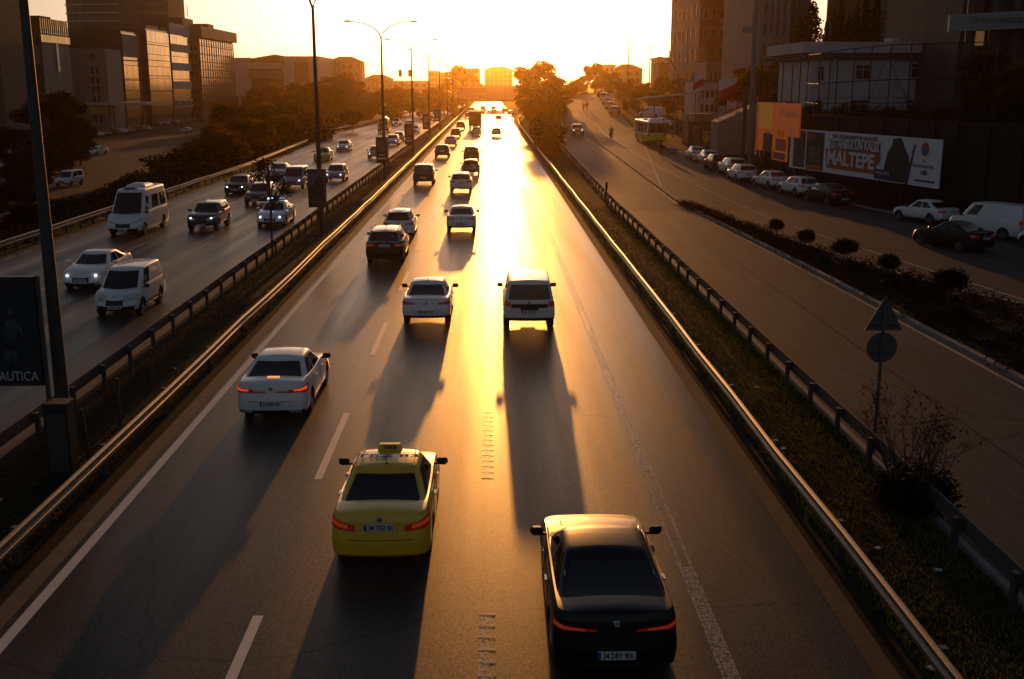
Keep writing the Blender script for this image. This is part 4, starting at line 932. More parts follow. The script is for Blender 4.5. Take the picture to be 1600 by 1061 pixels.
proto('c1', 'cypress_tree', 5, 12, 1.3, .8, 22, 5200, .16, LC, 'cone'); proto('c2', 'conifer_tree', 6, 12, 3.2, 1.6, 20, 7000, .2, LC, 'cone')
proto('b1', 'bush', 41, 2.4, 1.7, .2, 12, 4200, .11, LD, 'bush'); proto('b2', 'bush', 43, 2.4, 1.5, .2, 10, 3600, .11, LG, 'bush')
proto('s1', 'sapling', 51, 5.0, 1.05, 3.4, 8, 760, .085, LG)
proto('t1', 'topiary_bush', 61, 1.25, .55, .45, 7, 3600, .045, LD, 'ball')
_rt2 = random.Random(99)
def plant(k, x, y, z, h, label, cat, group, wf=1.0, lm=None):
    src = PROT[k]
    if not src['_u']: src['_u'] = 1; o = src
    else: o = tree_copy(src)
    h0 = {'r': 10, 'c': 12, 'b': 2.4, 's': 5.0, 't': 1.25}[k[0]]; s = h/h0
    o.location = (x, y, z); o.scale = (s*wf, s*wf, s); o.rotation_euler = (0, 0, _rt2.uniform(0, 6.28)); tag(o, label, cat, group)
    if lm:
        for c in o.children:
            if c.name.startswith('crown'): c.material_slots[0].link = 'OBJECT'; c.material_slots[0].material = lm
    return o
def xz(px, pyt, Y): q = D(px, pyt, Y); return q.x, q.z
# row of trees between the main carriageway and the slip road, lit by the sun behind
for i, (px, pyt, Y, k, lb) in enumerate([(842, 93, 232, 'r1', 'tallest tree on the central verge, glowing gold against the sun'), (860, 122, 214, 'r3', 'golden tree just right of the tallest verge tree'), (822, 128, 262, 'r1', 'tree left of the tallest verge tree, next to the footbridge sign'),
        (866, 140, 190, 'r1', 'lower tree at the right of the verge clump by the slip road'), (846, 152, 176, 'r3', 'broad bushy tree at the near end of the verge clump'), (812, 150, 300, 'r1', 'small tree at the far left of the verge clump'), (850, 176, 158, 'r2', 'low dark tree in front of the verge clump'), (834, 160, 205, 'r3', 'small golden tree by the guard rail bend'), (898, 125, 300, 'r1', 'tree over the crest of the slip road, left of it')]):
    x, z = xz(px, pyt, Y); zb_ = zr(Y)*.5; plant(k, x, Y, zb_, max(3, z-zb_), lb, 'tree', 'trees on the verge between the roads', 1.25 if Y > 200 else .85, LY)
for i, (px, py, Y, hh) in enumerate([(858, 205, 150, 3.2), (850, 192, 168, 3.4), (862, 228, 132, 2.2), (838, 186, 215, 3.0), (856, 216, 140, 2.6), (845, 200, 158, 2.4), (829, 183, 240, 2.6)]):
    x, _ = xz(px, py, Y); plant('b2' if i % 2 else 'b1', x, Y, zr(Y)*.4, hh, ('round green bush', 'dense dark bush')[1-i % 2] + ' on the verge by the slip road, ' + ('second behind the nearest', 'mid clump', 'nearest of all', 'by the rail bend', 'next to the nearest', 'left of the low dark tree', 'farthest')[i], 'bush', 'bushes on the verge', 1.2)
# embankment hedge and trees on the left
rs = random.Random(3); i = 0
for px, pyt, X, k in [(205, 272, -33, 'b1'), (232, 256, -34, 'b2'), (258, 244, -33, 'r2'), (283, 228, -34, 'r1'), (305, 216, -32, 'b1'), (318, 200, -35, 'r1'), (338, 176, -38, 'r2'), (350, 190, -32, 'r1'), (362, 142, -41, 'r2'), (376, 168, -34, 'r3'), (392, 150, -39, 'r1'), (404, 180, -32, 'r2'),
                      (418, 148, -38, 'r1'), (432, 164, -34, 'r2'), (446, 142, -37, 'r3'), (460, 172, -32, 'b1'), (470, 150, -35, 'r2'), (480, 168, -33, 'r1'), (262, 272, -30, 'b1'), (330, 232, -30, 'b2'), (398, 215, -30.5, 'b1'), (440, 205, -31, 'b2'), (180, 285, -32, 'b1'), (150, 305, -33, 'b2')]:
    Y = (X * _rt.dot(Vector((0, 1, 0))) if False else -X*1700/(765-px)); x, z = xz(px, pyt, Y); zb_ = -3 if X < -33.5 else -1.8
    rowl = ('dark bushy tree', 'green leafy tree', 'low dense bush', 'brownish autumn tree', 'loose green bush')[{'r2': 0, 'r1': 1, 'b1': 2, 'r3': 3, 'b2': 4}[k]]
    nth = sum(1 for q in COL.objects if str(q.get('label', '')).startswith(rowl + ' on the left embankment'))
    o_ = ('first', 'second', 'third', 'fourth', 'fifth', 'sixth', 'seventh', 'eighth', 'ninth', 'tenth')[nth]
    plant(k, x, Y, zb_, max(1.4, (z - zb_)*.86), '%s on the left embankment, %s of its kind from the viewer' % (rowl, o_), 'tree' if k[0] == 'r' else 'bush', 'trees and bushes on the left embankment', 1.25 if k[0] == 'r' else 1.9)
for px, pyt, Y, k, lb in [(28, 195, 120, 'r2', 'dark tree at the left edge of the view beyond the oncoming lanes'), (70, 150, 150, 'r2', 'tall dark tree left of the lower road'), (98, 138, 170, 'r2', 'tall dark tree in front of the stone building'), (120, 190, 165, 'r1', 'smaller green tree beside the yellow board'), (52, 205, 135, 'r1', 'green tree behind the nearest lamp post'),
        (20, 280, 82, 'r2', 'low dark tree just behind the far left guard rail'), (80, 300, 84, 'b1', 'dark bush behind the far left guard rail'), (130, 308, 92, 'b2', 'green bush behind the far left guard rail'), (505, 128, 320, 'r3', 'round brown tree right of the second lamp post'), (533, 112, 330, 'r1', 'round tree in front of the hip roofed block'), (556, 138, 330, 'r3', 'brown tree below the hip roofed block'),
        (598, 140, 300, 'r3', 'orange tree left of the third lamp post'), (616, 134, 330, 'r1', 'golden green tree right of the third lamp post'), (640, 138, 340, 'r3', 'golden tree behind the fourth lamp post'), (660, 150, 300, 'r1', 'small golden tree above the red poster'), (676, 136, 340, 'r3', 'golden tree left of the square tower block'), (694, 142, 360, 'r1', 'golden tree just left of the footbridge sign'), (712, 150, 330, 'r3', 'low golden tree under the left end of the footbridge'),
        (578, 158, 270, 'r1', 'low green tree behind the outer oncoming lane'), (520, 160, 250, 'r2', 'dark tree beside the side street mouth'), (482, 128, 300, 'r3', 'autumn brown tree left of the second lamp post'), (455, 126, 330, 'r2', 'dark tree below the white shopping centre'), (425, 130, 330, 'r3', 'brown tree below the white shopping centre'), (395, 134, 320, 'r2', 'dark tree right of the gold glass office'),
        (118, 182, 215, 'r2', 'dark tree between the lower road and the yellow board'), (96, 200, 185, 'r2', 'dark tree at the bend of the lower left road'), (136, 196, 235, 'r1', 'green tree in front of the canopy columns'), (40, 240, 110, 'r2', 'dark tree low at the left edge, beside the lower road'), (722, 100, 470, 'r1', 'golden tree top beside the broad tower block'), (548, 172, 210, 'b2', 'bush at the side street corner'), (612, 168, 250, 'b1', 'bush beside the outer oncoming lane')]:
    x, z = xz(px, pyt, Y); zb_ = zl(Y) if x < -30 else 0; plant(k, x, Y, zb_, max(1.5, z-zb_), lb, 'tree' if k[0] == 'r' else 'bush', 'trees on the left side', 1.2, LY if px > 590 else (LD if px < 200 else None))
# right side
for px, pyt, Y, k, lb in [(930, 97, 360, 'r1', 'tree on the skyline left of the tall right lamp mast'), (912, 118, 340, 'r3', 'golden tree at the crest of the slip road'), (958, 112, 330, 'r1', 'tree behind the far kerb row'), (985, 122, 300, 'r2', 'dark tree behind the bus'), (1010, 128, 280, 'r1', 'tree behind the bus, right of the lamp mast'), (1035, 118, 260, 'r2', 'dark tree left of the flags'),
        (972, 128, 250, 'r1', 'leafy tree between the far kerb row and the bus'), (990, 140, 225, 'r2', 'dark tree just behind the white van by the bus'), (1003, 132, 262, 'r3', 'brown tree behind the white van by the bus'), (1022, 142, 215, 'r1', 'tree behind the pale gantry post'), (1042, 146, 200, 'r2', 'dark tree under the left end of the gantry'), (952, 126, 290, 'r2', 'dark tree above the far kerb row'), (978, 160, 215, 'r1', 'low tree right beside the nearest car of the far kerb row'),
        (1082, 62, 300, 'r1', 'tree top showing left of the brown tower'), (1060, 120, 230, 'r2', 'dark tree under the pale gantry'), (1150, 118, 200, 'r2', 'dark tree behind the red flags'), (1200, 100, 150, 'r2', 'dark tree behind the orange board'), (1228, 88, 160, 'r2', 'dark tree right of the grey mast'), (1168, 98, 170, 'r2', 'dark tree between the flags and the grey mast'), (1482, 62, 104, 'r2', 'dark leafy tree at the right end of the white villa'), (1462, 18, 150, 'r2', 'large dark tree behind the white villa'), (1430, 38, 160, 'r2', 'dark tree above the villa roof'), (1545, 70, 90, 'r2', 'dark tree above the wall at the right edge'), (1590, 95, 80, 'r2', 'dark tree at the far right edge of the view')]:
    x, z = xz(px, pyt, Y); zb_ = 6 if (Y < 110 or px > 1210) else zr(Y); plant(k, x, Y, zb_, max(2, z-zb_), lb, 'tree', 'trees on the right side', 1.15 if px < 1400 else 1.3)
for px, pyt, Y, k, lb in [(1271, 4, 150, 'c2', 'conifer with a pointed tip left of the cypresses'), (1256, 30, 152, 'c2', 'broad dark conifer beside the grey tower'), (1304, 17, 158, 'c1', 'short cypress left of the tallest cypress'), (1316, -2, 158, 'c1', 'tallest cypress on the skyline'), (1328, 24, 160, 'c1', 'small cypress right of the tallest cypress'), (1340, 8, 160, 'c1', 'slim cypress beside the dark block'), (1356, -8, 156, 'c1', 'cypress in front of the dark block'), (1292, 34, 160, 'c1', 'lowest cypress of the skyline group'), (1372, -14, 156, 'c1', 'rightmost cypress of the skyline group')]:
    x, z = xz(px, pyt, Y); plant(k, x, Y, 4.6, z-4.6, lb, 'tree', 'conifers on the skyline', 1.0)
p = P(426, 402, 0); plant('s1', p.x, p.y, 0, 5.5, 'thin sapling with a sparse dark crown in the median', 'sapling', None)
for j, (px, py) in enumerate([(1212, 372), (1258, 392), (1319, 414), (1387, 438), (1480, 476)]):
    p = P(px, py, .1); plant('t1', p.x, p.y, .1, (1.15, 1.2, 1.35, 1.25, 1.5)[j], 'clipped ball bush in the planted strip, %s from the far tip' % ('first', 'second', 'third', 'fourth', 'fifth')[j], 'bush', 'clipped bushes in the planted strip', (1, 1.05, 1.25, 1.05, 1.25)[j])
# bare shrub by the rail in the right foreground
def bare_shrub():
    rs = random.Random(12); p = P(1425, 800, 0); t = empty('bare_shrub', (p.x, p.y, 0), label='large twiggy shrub with a few yellow leaves by the slip road rail', cat='shrub'); mb = MB(); tips = []
    def grow(p0, d, ln, r, dep):
        p1 = p0 + d*ln*.5 + Vector((rs.gauss(0, .04), rs.gauss(0, .04), 0)); p2 = p1 + (d + Vector((rs.gauss(0, .12), rs.gauss(0, .12), .05))).normalized()*ln*.5
        mb.tube([p0, p1, p2], [r, r*.8, r*.6], 5, cap=False)
        if dep == 0: tips.append(p2); return
        for _ in range(rs.choice((2, 3, 3))):
            d2 = (d + Vector((rs.gauss(0, .45), rs.gauss(0, .45), rs.uniform(-.1, .25)))).normalized(); grow(p1.lerp(p2, rs.uniform(.3, 1)), d2, ln*.66, r*.55, dep-1)
            if dep == 1: tips.append(p2)
    for k in range(13):
        a = rs.uniform(0, 2*pi); grow(Vector((cos(a)*.2, sin(a)*.2, 0)), Vector((cos(a)*.45, sin(a)*.45, 1)).normalized(), rs.uniform(.9, 1.35), .022, 3)
    mb.build('branches', M_bark, t)
    lv = MB()
    for q in tips:
        if rs.random() < .38:
            for _ in range(3):
                c = q + Vector((rs.gauss(0, .06), rs.gauss(0, .06), rs.gauss(0, .06))); u = Vector((rs.gauss(0, 1), rs.gauss(0, 1), rs.gauss(0, 1))).normalized(); v = u.cross(Vector((0, 0, 1))).normalized(); a = len(lv.v)
                lv.v += [tuple(c+u*.045), tuple(c+v*.025), tuple(c-u*.045), tuple(c-v*.025)]; lv.f.append((a, a+1, a+2, a+3)); lv.m.append(0)
    lv.build('leaves', LO, t); lc = leaf_cloud(rs, [(0, 0, .5, .75, .55), (-.3, .2, .35, .5, .4), (.35, -.1, .4, .55, .45)], 3500, .05); lc.build('dense_lower_growth', LD, t)
bare_shrub()
# ground cover and grass
def scatter(name, n, fpos, hgt, w, m, label, seed, kind='stuff', cat=None):
    rs = random.Random(seed); mb = MB()
    for _ in range(n):
        x, y, z = fpos(rs); h = hgt*rs.uniform(.4, 1.3); a = rs.uniform(0, 6.28); q = w*rs.uniform(.6, 1.4); dx, dy = cos(a)*q, sin(a)*q; lx, ly = rs.gauss(0, h*.45), rs.gauss(0, h*.45); b = len(mb.v)
        mb.v += [(x-dx, y-dy, z), (x+dx, y+dy, z), (x+lx+dx*.2, y+ly+dy*.2, z+h)]; mb.f.append((b, b+1, b+2)); mb.m.append(0)
    return tag(mb.build(name, m), label, cat or 'grass', kind=kind)
GR = leafmat('grass_blades', (.10, .085, .025), .5); GR2 = leafmat('verge_grass', (.085, .125, .022), .5)
def near(rs, y0, y1): t = rs.random(); return y0*(y1/y0)**t
scatter('grass', 60000, lambda rs: (rs.uniform(6.3, 8.9), near(rs, 9, 140), .0), .10, .018, GR2, 'dry grass on the verge between the carriageway and slip road', 1)
scatter('grass', 26000, lambda rs: (rs.uniform(-10.9, -8.6), near(rs, 12, 140), .0), .10, .02, GR, 'dry grass covering the median', 2)
def bed(rs):
    y = near(rs, 24, 79); a, b = xk(y)+.2, max(xs(y)-.15, xk(y)+.3); return (rs.uniform(a, b), y, .1)
def bedcloud():
    rs = random.Random(8); bl = []
    for _ in range(520):
        x, y, z = bed(rs); r = rs.uniform(.3, .7); bl.append((min(x, xs(y)-r*.6), y, .12, r, rs.uniform(.2, .5)))
    return leaf_cloud(rs, bl, 60000, .06)
tag(bedcloud().build('ground_cover', LD), 'dark low ground cover filling the planted strip', 'ground cover', kind='stuff')
def weeds(rs):
    Y = near(rs, 30, 200); e = xe(Y); return (e - rs.uniform(.3, 9), Y, 0)
def slope_z(x, Y): return pw(-x, [(-xe(Y), 0), (-xe(Y)+1.6, -.05), (-xe(Y)+5, -1.8), (-xe(Y)+9, -3)])
def embcloud():
    rs = random.Random(18); bl = []
    for _ in range(420):
        x, y, _z = weeds(rs); r = rs.uniform(.5, 1.3); bl.append((x-.4, y, slope_z(x, y)+.1, r, rs.uniform(.4, 1.0)))
    return leaf_cloud(rs, bl, 42000, .12)
tag(embcloud().build('undergrowth', LD), 'dark undergrowth covering the left embankment', 'undergrowth', kind='stuff')
def litter():
    rs = random.Random(77); mb = MB()
    for _ in range(28): x, y = rs.choice((rs.uniform(6.4, 8.3), rs.uniform(-10.8, -8.7))), near(rs, 12, 90); mb.box((x, y, .05), (rs.uniform(.04, .14), rs.uniform(.04, .12), .03), rz=rs.uniform(0, 3))
    return mb
tag(litter().build('litter', M_pwhite), 'scraps of pale litter lying on the grass verges', 'litter', kind='stuff')
# ================================================================== buildings
def glassmat(name, col, rough=.12, metal=.0, grid=(1.6, 3.4), frame=(.04, .035, .03), tintv=.25):
    """curtain wall: panes with slight differences, dark mullions (one facade surface)"""
    m = bpy.data.materials.new(name); m.use_nodes = True; t = m.node_tree; b = t.nodes['Principled BSDF']; N = t.nodes.new; L = t.links.new
    tc = N('ShaderNodeTexCoord'); sp = N('ShaderNodeSeparateXYZ'); L(tc.outputs['Object'], sp.inputs[0]); ad = N('ShaderNodeMath'); ad.operation = 'ADD'; L(sp.outputs[0], ad.inputs[0]); L(sp.outputs[1], ad.inputs[1])
    cb = N('ShaderNodeCombineXYZ'); L(ad.outputs[0], cb.inputs[0]); L(sp.outputs[2], cb.inputs[1])
    br = N('ShaderNodeTexBrick'); br.offset = 0; br.inputs['Scale'].default_value = 1; br.inputs['Brick Width'].default_value = grid[0]; br.inputs['Row Height'].default_value = grid[1]
    br.inputs['Mortar Size'].default_value = .07; br.inputs['Color1'].default_value = (*[c*(1-tintv) for c in col], 1); br.inputs['Color2'].default_value = (*[c*(1+tintv) for c in col], 1); br.inputs['Mortar'].default_value = (*frame, 1)
    L(cb.outputs[0], br.inputs[0]); L(br.outputs[0], b.inputs['Base Color']); b.inputs['Metallic'].default_value = metal
    r = N('ShaderNodeMapRange'); r.inputs[3].default_value = rough; r.inputs[4].default_value = .6; L(br.outputs['Fac'], r.inputs[0]); L(r.outputs[0], b.inputs['Roughness']); MATS[name] = m; return m
M_skygold = glassmat('gold_tinted_glazing', (.42, .32, .13), .10, .85); M_dkgl = glassmat('dark_green_glazing', (.02, .03, .025), .08, .0); M_brgl = glassmat('bronze_glazing', (.30, .22, .11), .12, .8, (2.2, 3.6))  # gold and bronze bases carry the sunset sky the panes mirror
M_stone = mat('grey_stone_cladding', (.24, .22, .20), .8, noise=.15, nscale=.6); M_stone2 = mat('dark_stone_cladding', (.075, .065, .055), .8, noise=.2, nscale=.6); M_conc2 = mat('tower_concrete', (.15, .115, .09), .85, noise=.2, nscale=.4)
M_white_ = mat('white_render', (.5, .48, .46), .8, noise=.1, nscale=.5); M_brown = mat('brown_cladding', (.10, .065, .045), .7, noise=.2, nscale=.4); M_win = mat('window_glass', (.02, .022, .025), .06); M_winf = mat('window_frame', (.42, .40, .37), .6)
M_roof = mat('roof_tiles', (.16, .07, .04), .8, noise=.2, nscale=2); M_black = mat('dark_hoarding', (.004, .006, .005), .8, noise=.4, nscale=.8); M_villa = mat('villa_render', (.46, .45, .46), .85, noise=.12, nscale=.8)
_wm = {}
def win_mesh(w, h, m, fr, cross):
    k = (round(w, 2), round(h, 2), m.name, fr.name, cross)
    if k not in _wm:
        mb = MB(); mb.box((0, -.02, 0), (w, .04, h), 0); f = min(.08, w*.1)
        for s in (-1, 1): mb.box((s*(w/2), -.05, 0), (f, .14, h+f), 1); mb.box((0, -.052, s*h/2), (w+f, .144, f), 1)
        if cross: mb.box((0, -.045, 0), (f*.7, .07, h), 1); mb.box((0, -.047, h*.18), (w, .066, f*.7), 1)
        o = mb.build('w', [m, fr]); _wm[k] = o.data; bpy.data.objects.remove(o)
    return _wm[k]
def win(root, face, at_, u0, u1, z0, z1, nu, nz, fw=.6, fh=.55, m=None, fr=None, cross=False, name='window', skip=0, seed=1):
    """nu x nz windows; face S looks to the viewer, E looks to +X, W looks to -X; positions local to root"""
    m = m or M_win; fr = fr or M_winf; du, dz = (u1-u0)/nu, (z1-z0)/nz; me = win_mesh(abs(du)*fw, dz*fh, m, fr, cross); rs = random.Random(seed); cnt = 0
    rest = None
    for j in range(nz):
        for i in range(nu):
            if skip and rs.random() < skip: continue
            u = u0 + (i+.5)*du; z = z0 + (j+.5)*dz; o = bpy.data.objects.new(name, me); COL.objects.link(o); o.parent = root; cnt += 1
            if face == 'S': o.location = (u, at_, z)
            elif face == 'E': o.location = (at_, u, z); o.rotation_euler = (0, 0, pi/2)
            else: o.location = (at_, u, z); o.rotation_euler = (0, 0, -pi/2)
    return cnt
def bx(x0, x1, y0, y1, z0, z1, nm, m, root): mb = MB(); mb.box(((x0+x1)/2, (y0+y1)/2, (z0+z1)/2), (x1-x0, y1-y0, z1-z0)); return mb.build(nm, m, root)
def broot(name, x, y, z, label, cat='building', group=None): return empty(name, (x, y, z), label=label, cat=cat, group=group)
XY = lambda px, Y: D(px, 100, Y).x
def YX(px, X): d = ray(px, 100); return X*d.y/d.x
GBL = 'office buildings on the left'
# --- office row along the left car park; every entry: end wall px range at Y, facade px end, top px
def office(name, label, pa, pb, Y, pc, ytop, endm, facm, facez=None, deep=36, **k):
    xa, xb = XY(pa, Y), XY(pb, Y); zt = D(pb, ytop, Y).z; y1 = max(YX(pc, xb), Y+12); r = broot(name, xb, Y, -3, label, group=GBL); h = zt+3
    W_ = xa-xb
    bx(W_-deep, 0, 0, y1-Y, 0, h, 'wall', endm, r); mb = MB(); mb.box((0.1, (y1-Y)/2, (h*.10+h)/2), (.16, y1-Y-.4, h*.86)); mb.build('glass_facade', facm, r)
    return r, W_, h, y1-Y
r, w_, h, d_ = office('office_building', 'dark office building at far left with a fenced roof terrace and gold fascia', 14, 66, 255, 110, 27, M_stone2, M_stone)
bx(w_-.4, -.2, -.12, 0, h*.62, h*.78, 'fascia_band', M_stone, r); bx(w_+.3, -3.5, -.14, 0, h*.06, h*.58, 'glass_facade', M_dkgl, r)
bx(w_-14, .5, -.4, 6, h-.1, h+.35, 'roof_slab', M_stone2, r); bx(-.1, .4, -.2, d_, h*.80, h*.86, 'fascia_band', M_skygold, r)
for i in range(14): bx(.25, .37, i*d_/14, i*d_/14+.35, h*.87, h*1.0, 'railing_post', M_skygold, r)
for (a, b) in ((.22, .52), (.22, .36), (.62, .36), (.22, .2), (.62, .2)):
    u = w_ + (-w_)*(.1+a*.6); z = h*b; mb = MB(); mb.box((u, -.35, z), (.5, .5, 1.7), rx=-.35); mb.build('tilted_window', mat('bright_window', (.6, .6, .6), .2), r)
win(r, 'S', -.16, w_+.3, -3.6, h*.06, h*.58, 4, 5, .75, .6, M_win, M_stone)
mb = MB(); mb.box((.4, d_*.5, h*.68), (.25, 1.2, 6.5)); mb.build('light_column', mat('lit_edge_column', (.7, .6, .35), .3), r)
r, w_, h, d_ = office('office_building', 'lower grey stone building with tall narrow windows beside the dark office', 100, 165, 288, 170, 76, M_stone, M_stone)
bx(w_, -8.5, -.15, 0, h*.0, h*.80, 'stone_relief', M_stone2, r); win(r, 'S', -.05, -4.2, -1.6, h*.1, h*.8, 2, 6, .7, .8, M_win, M_white_); bx(-8.6, -8.2, -.3, 0, 0, h, 'pilaster', M_stone, r); bx(-1.4, -1.0, -.3, 0, 0, h*.97, 'pilaster', M_stone, r)
mb = MB(); mb.lathe([(-.1, .001), (-.1, .9), (.0, .9)], 20, 'Y', (-3.2, 0, h*.9)); mb.build('round_window', M_win, r)
r, w_, h, d_ = office('office_building', 'green black glass office with a lilac top panel and golden lower panes', 163, 192, 305, 217, 48, M_dkgl, M_skygold); bx(.2, .34, .3, d_-.3, h*.74, h*.97, 'upper_panel', M_stone, r)
for k in (.30, .50, .70): bx(.22, .4, .1, d_, h*k, h*k+.3, 'spandrel', M_stone2, r)
bx(.1, .5, d_-.3, d_, 0, h*.97, 'light_column', M_galv, r); win(r, 'S', -.05, w_+.3, -.4, h*.08, h*.96, 3, 8, .8, .8, M_win, M_stone)
r, w_, h, d_ = office('office_building', 'glass office with gold glazing at left and white and gold bands at right', 216, 231, 322, 297, 44, M_dkgl, M_skygold)
dm = d_*.50
bx(.15, .40, dm, dm+.5, 0, h, 'pilaster', M_stone2, r)
for k in range(4): bx(.2, .36, dm+.6, d_-.2, h*(.18+.205*k), h*(.18+.205*k)+h*.085, 'white_band', M_white_, r)
for k in (.2, .36, .52, .68, .84): bx(.19, .3, .2, dm, h*k, h*k+.18, 'spandrel', M_brown, r)
bx(.2, .5, dm+.4, d_, h*.985, h*1.10, 'white_roof_box', M_white_, r); bx(-18, -.5, 3, 14, h, h*1.04, 'plant_room', M_brown, r); bx(-12, -2, 22, 34, h, h*1.05, 'plant_room', M_brown, r)
win(r, 'E', .38, dm+.8, d_-.4, h*.19, h*.26, 8, 1, .8, .8, M_win, M_white_)
r, w_, h, d_ = office('office_building', 'brown office block with a gold gridded facade and heavy brown roof band', 296, 312, 372, 365, 58, M_brown, M_brgl)
bx(w_-30, 1.4, -1, d_+1.5, h, h*1.13, 'roof_band', M_brown, r); bx(-20, -6, 5, 18, h*1.13, h*1.24, 'plant_room', M_brown, r); bx(-10, -2, 22, 30, h*1.13, h*1.2, 'plant_room', M_brown, r); win(r, 'S', -.05, w_+.2, -.4, h*.1, h*.92, 2, 8, .6, .5, M_win, M_brown)
for k in range(9): bx(.18, .34, .2, d_-.2, h*(.14+.095*k), h*(.14+.095*k)+.22, 'spandrel', M_brown, r)
for k in range(16): bx(.18, .36, .3+k*(d_-.6)/15-.09, .3+k*(d_-.6)/15+.09, h*.12, h*.985, 'mullion', M_brown, r)
mb = MB(); mb.tube([(-4, 4, h*1.24), (-4, 4, h*1.38)], .12, 6); mb.build('mast', M_galv, r)
# building at extreme left
xb = XY(14, 236); r = broot('office_building', xb, 232, -3, 'dark stone block cut by the left edge of the view', group=GBL); bx(-26, 0, 0, 16, 0, D(5, -40, 235).z+3, 'wall', M_stone2, r); win(r, 'S', 0, -9, -.5, 12, 34, 2, 6, .6, .55, M_win, M_stone, True)
# residential tower behind
xa, xb = XY(108, 430), XY(265, 430); zt = 74; r = broot('residential_tower', (xa+xb)/2, 430, -3, 'brown concrete residential tower with pale balcony bands above the offices'); w2 = (xb-xa)/2; mb = MB(); mb.prism([(-w2, 2), (-w2+4, 0), (w2*.25, -3), (w2*.5, -3), (w2-1, 0), (w2, 3), (w2, 26), (-w2, 26)], zt, (0, 0, 0), (1, 0, 0), (0, 1, 0)); mb.build('wall', M_conc2, r)
for k in range(20):
    z = 20 + k*3.0
    mb = MB(); mb.prism([(-w2-.3, 1.6), (-w2+4, -.9), (w2*.12, -3.5), (w2*.12, -1.5), (-w2+4, 1)], .5, (0, 0, z), (1, 0, 0), (0, 1, 0)); mb.build('balcony_band', M_white_, r)
    mb = MB(); mb.prism([(w2*.56, -3.1), (w2-.8, -.5), (w2-.8, .5), (w2*.56, -2)], .5, (0, 0, z), (1, 0, 0), (0, 1, 0)); mb.build('balcony_band', M_stone, r)
win(r, 'S', -1.2, -w2+4.5, w2*.1, 20, 74, 5, 18, .5, .5, M_win, M_white_)
# low shop canopy, yellow sign board
r = broot('shop_canopy', XY(178, 290), 290, -3, 'long pale canopy slab over the shop fronts below the stone building', 'canopy'); z = D(178, 164, 290).z+3; bx(-7.5, 9, -4, 3, z, z+.7, 'roof', M_white_, r)
for u in (-7, 0, 8): bx(u, u+.3, -3.6, -3.3, 0, z, 'column', M_stone2, r)
r = broot('sign_board', XY(142, 262), 262, -3, 'wide plain yellow board on four slim legs in front of the stone building', 'sign'); z0, z1 = D(142, 178, 262).z+3, D(142, 166, 262).z+3; bx(-2.8, 2.8, -.15, .15, z0, z1, 'board', mat('sign_yellow', (.34, .22, .03), .6), r)
for u in (-2.2, -.4, 1.1, 2.4): bx(u, u+.14, -.07, .07, 0, z0, 'leg', M_yel if False else M_post, r)
r = broot('shop_building', XY(345, 440), 440, -3, 'low brown shop row with small bright signs right of the gold offices', 'building', GBL); a = XY(365, 440)-XY(345, 440); zt = D(345, 150, 440).z+3; bx(-20, a+22, 0, 20, 0, zt, 'wall', M_brown, r); win(r, 'S', 0, -18, a+20, 1, zt-1, 12, 2, .7, .6, M_win, M_stone2)
bx(a+1, a+2.2, -.3, 0, zt*.2, zt*.95, 'pink_banner', M_pink, r); bx(a+6.5, a+7.4, -.3, 0, zt*.25, zt*.85, 'orange_banner', mat('banner_orange', (.5, .25, .04), .6), r)
# white shopping centre
Y = 500; r = broot('shopping_centre', XY(365, Y), Y, -3, 'long white shopping centre with flat roofs behind the trees'); s = 1/1700*Y; X0 = XY(365, Y); xx = lambda px: XY(px, Y)-X0; zz = lambda py: D(430, py, Y).z+3
bx(xx(362), xx(390), 0, 40, 0, zz(90), 'wall', M_white_, r); bx(xx(388), xx(440), 2, 40, 0, zz(95), 'wall', M_brown, r); bx(xx(388), xx(447), -2, 2, zz(108), zz(98), 'white_fascia', M_white_, r); bx(xx(388), xx(446), -1.5, 2, zz(122), zz(111), 'lower_fascia', M_stone, r)
bx(xx(446), xx(500), -4, 40, 0, zz(88), 'wall', M_white_, r); bx(xx(462), xx(484), -4.2, -4, zz(130), zz(97), 'dark_panel', M_brown, r); bx(xx(465), xx(484), -4.3, -4, zz(94), zz(92), 'sign_strip', M_brown, r); bx(xx(491), xx(496), -4.2, -4, zz(118), zz(112), 'window', M_win, r)
mb = MB(); mb.prism([(xx(385), zz(95)), (xx(400), zz(90)), (xx(430), zz(85)), (xx(447), zz(89)), (xx(447), zz(95))], -30, (0, 0, 0), (1, 0, 0), (0, 0, 1)); mb.build('roof', M_brown, r)
# hip roofed block
def hip(x0, x1, y0, y1, z, h, ov, nm, m, root):
    mb = MB(); a = (x1-x0)*.32; mb.v = [(x0-ov, y0-ov, z), (x1+ov, y0-ov, z), (x1+ov, y1+ov, z), (x0-ov, y1+ov, z), (x0+a, (y0+y1)/2, z+h), (x1-a, (y0+y1)/2, z+h)]; mb.f = [(0, 1, 5, 4), (1, 2, 5), (2, 3, 4, 5), (3, 0, 4), (3, 2, 1, 0)]; mb.m = [0]*5; return mb.build(nm, m, root)
Y = 540; X0 = XY(537, Y); r = broot('apartment_block', X0, Y, -2, 'beige apartment block with a wide tiled hip roof'); w2 = XY(564, Y)-X0; zt = D(537, 97, Y).z+2; bx(-w2, w2, 0, 16, 0, zt, 'wall', mat('beige_render', (.36, .29, .22), .85, noise=.1, nscale=.5), r); hip(-w2, w2, 0, 16, zt, 2.8, .9, 'roof', M_roof, r); win(r, 'S', 0, -w2+.6, w2-.6, zt*.2, zt*.98, 5, 5, .42, .55, M_win, M_stone2)
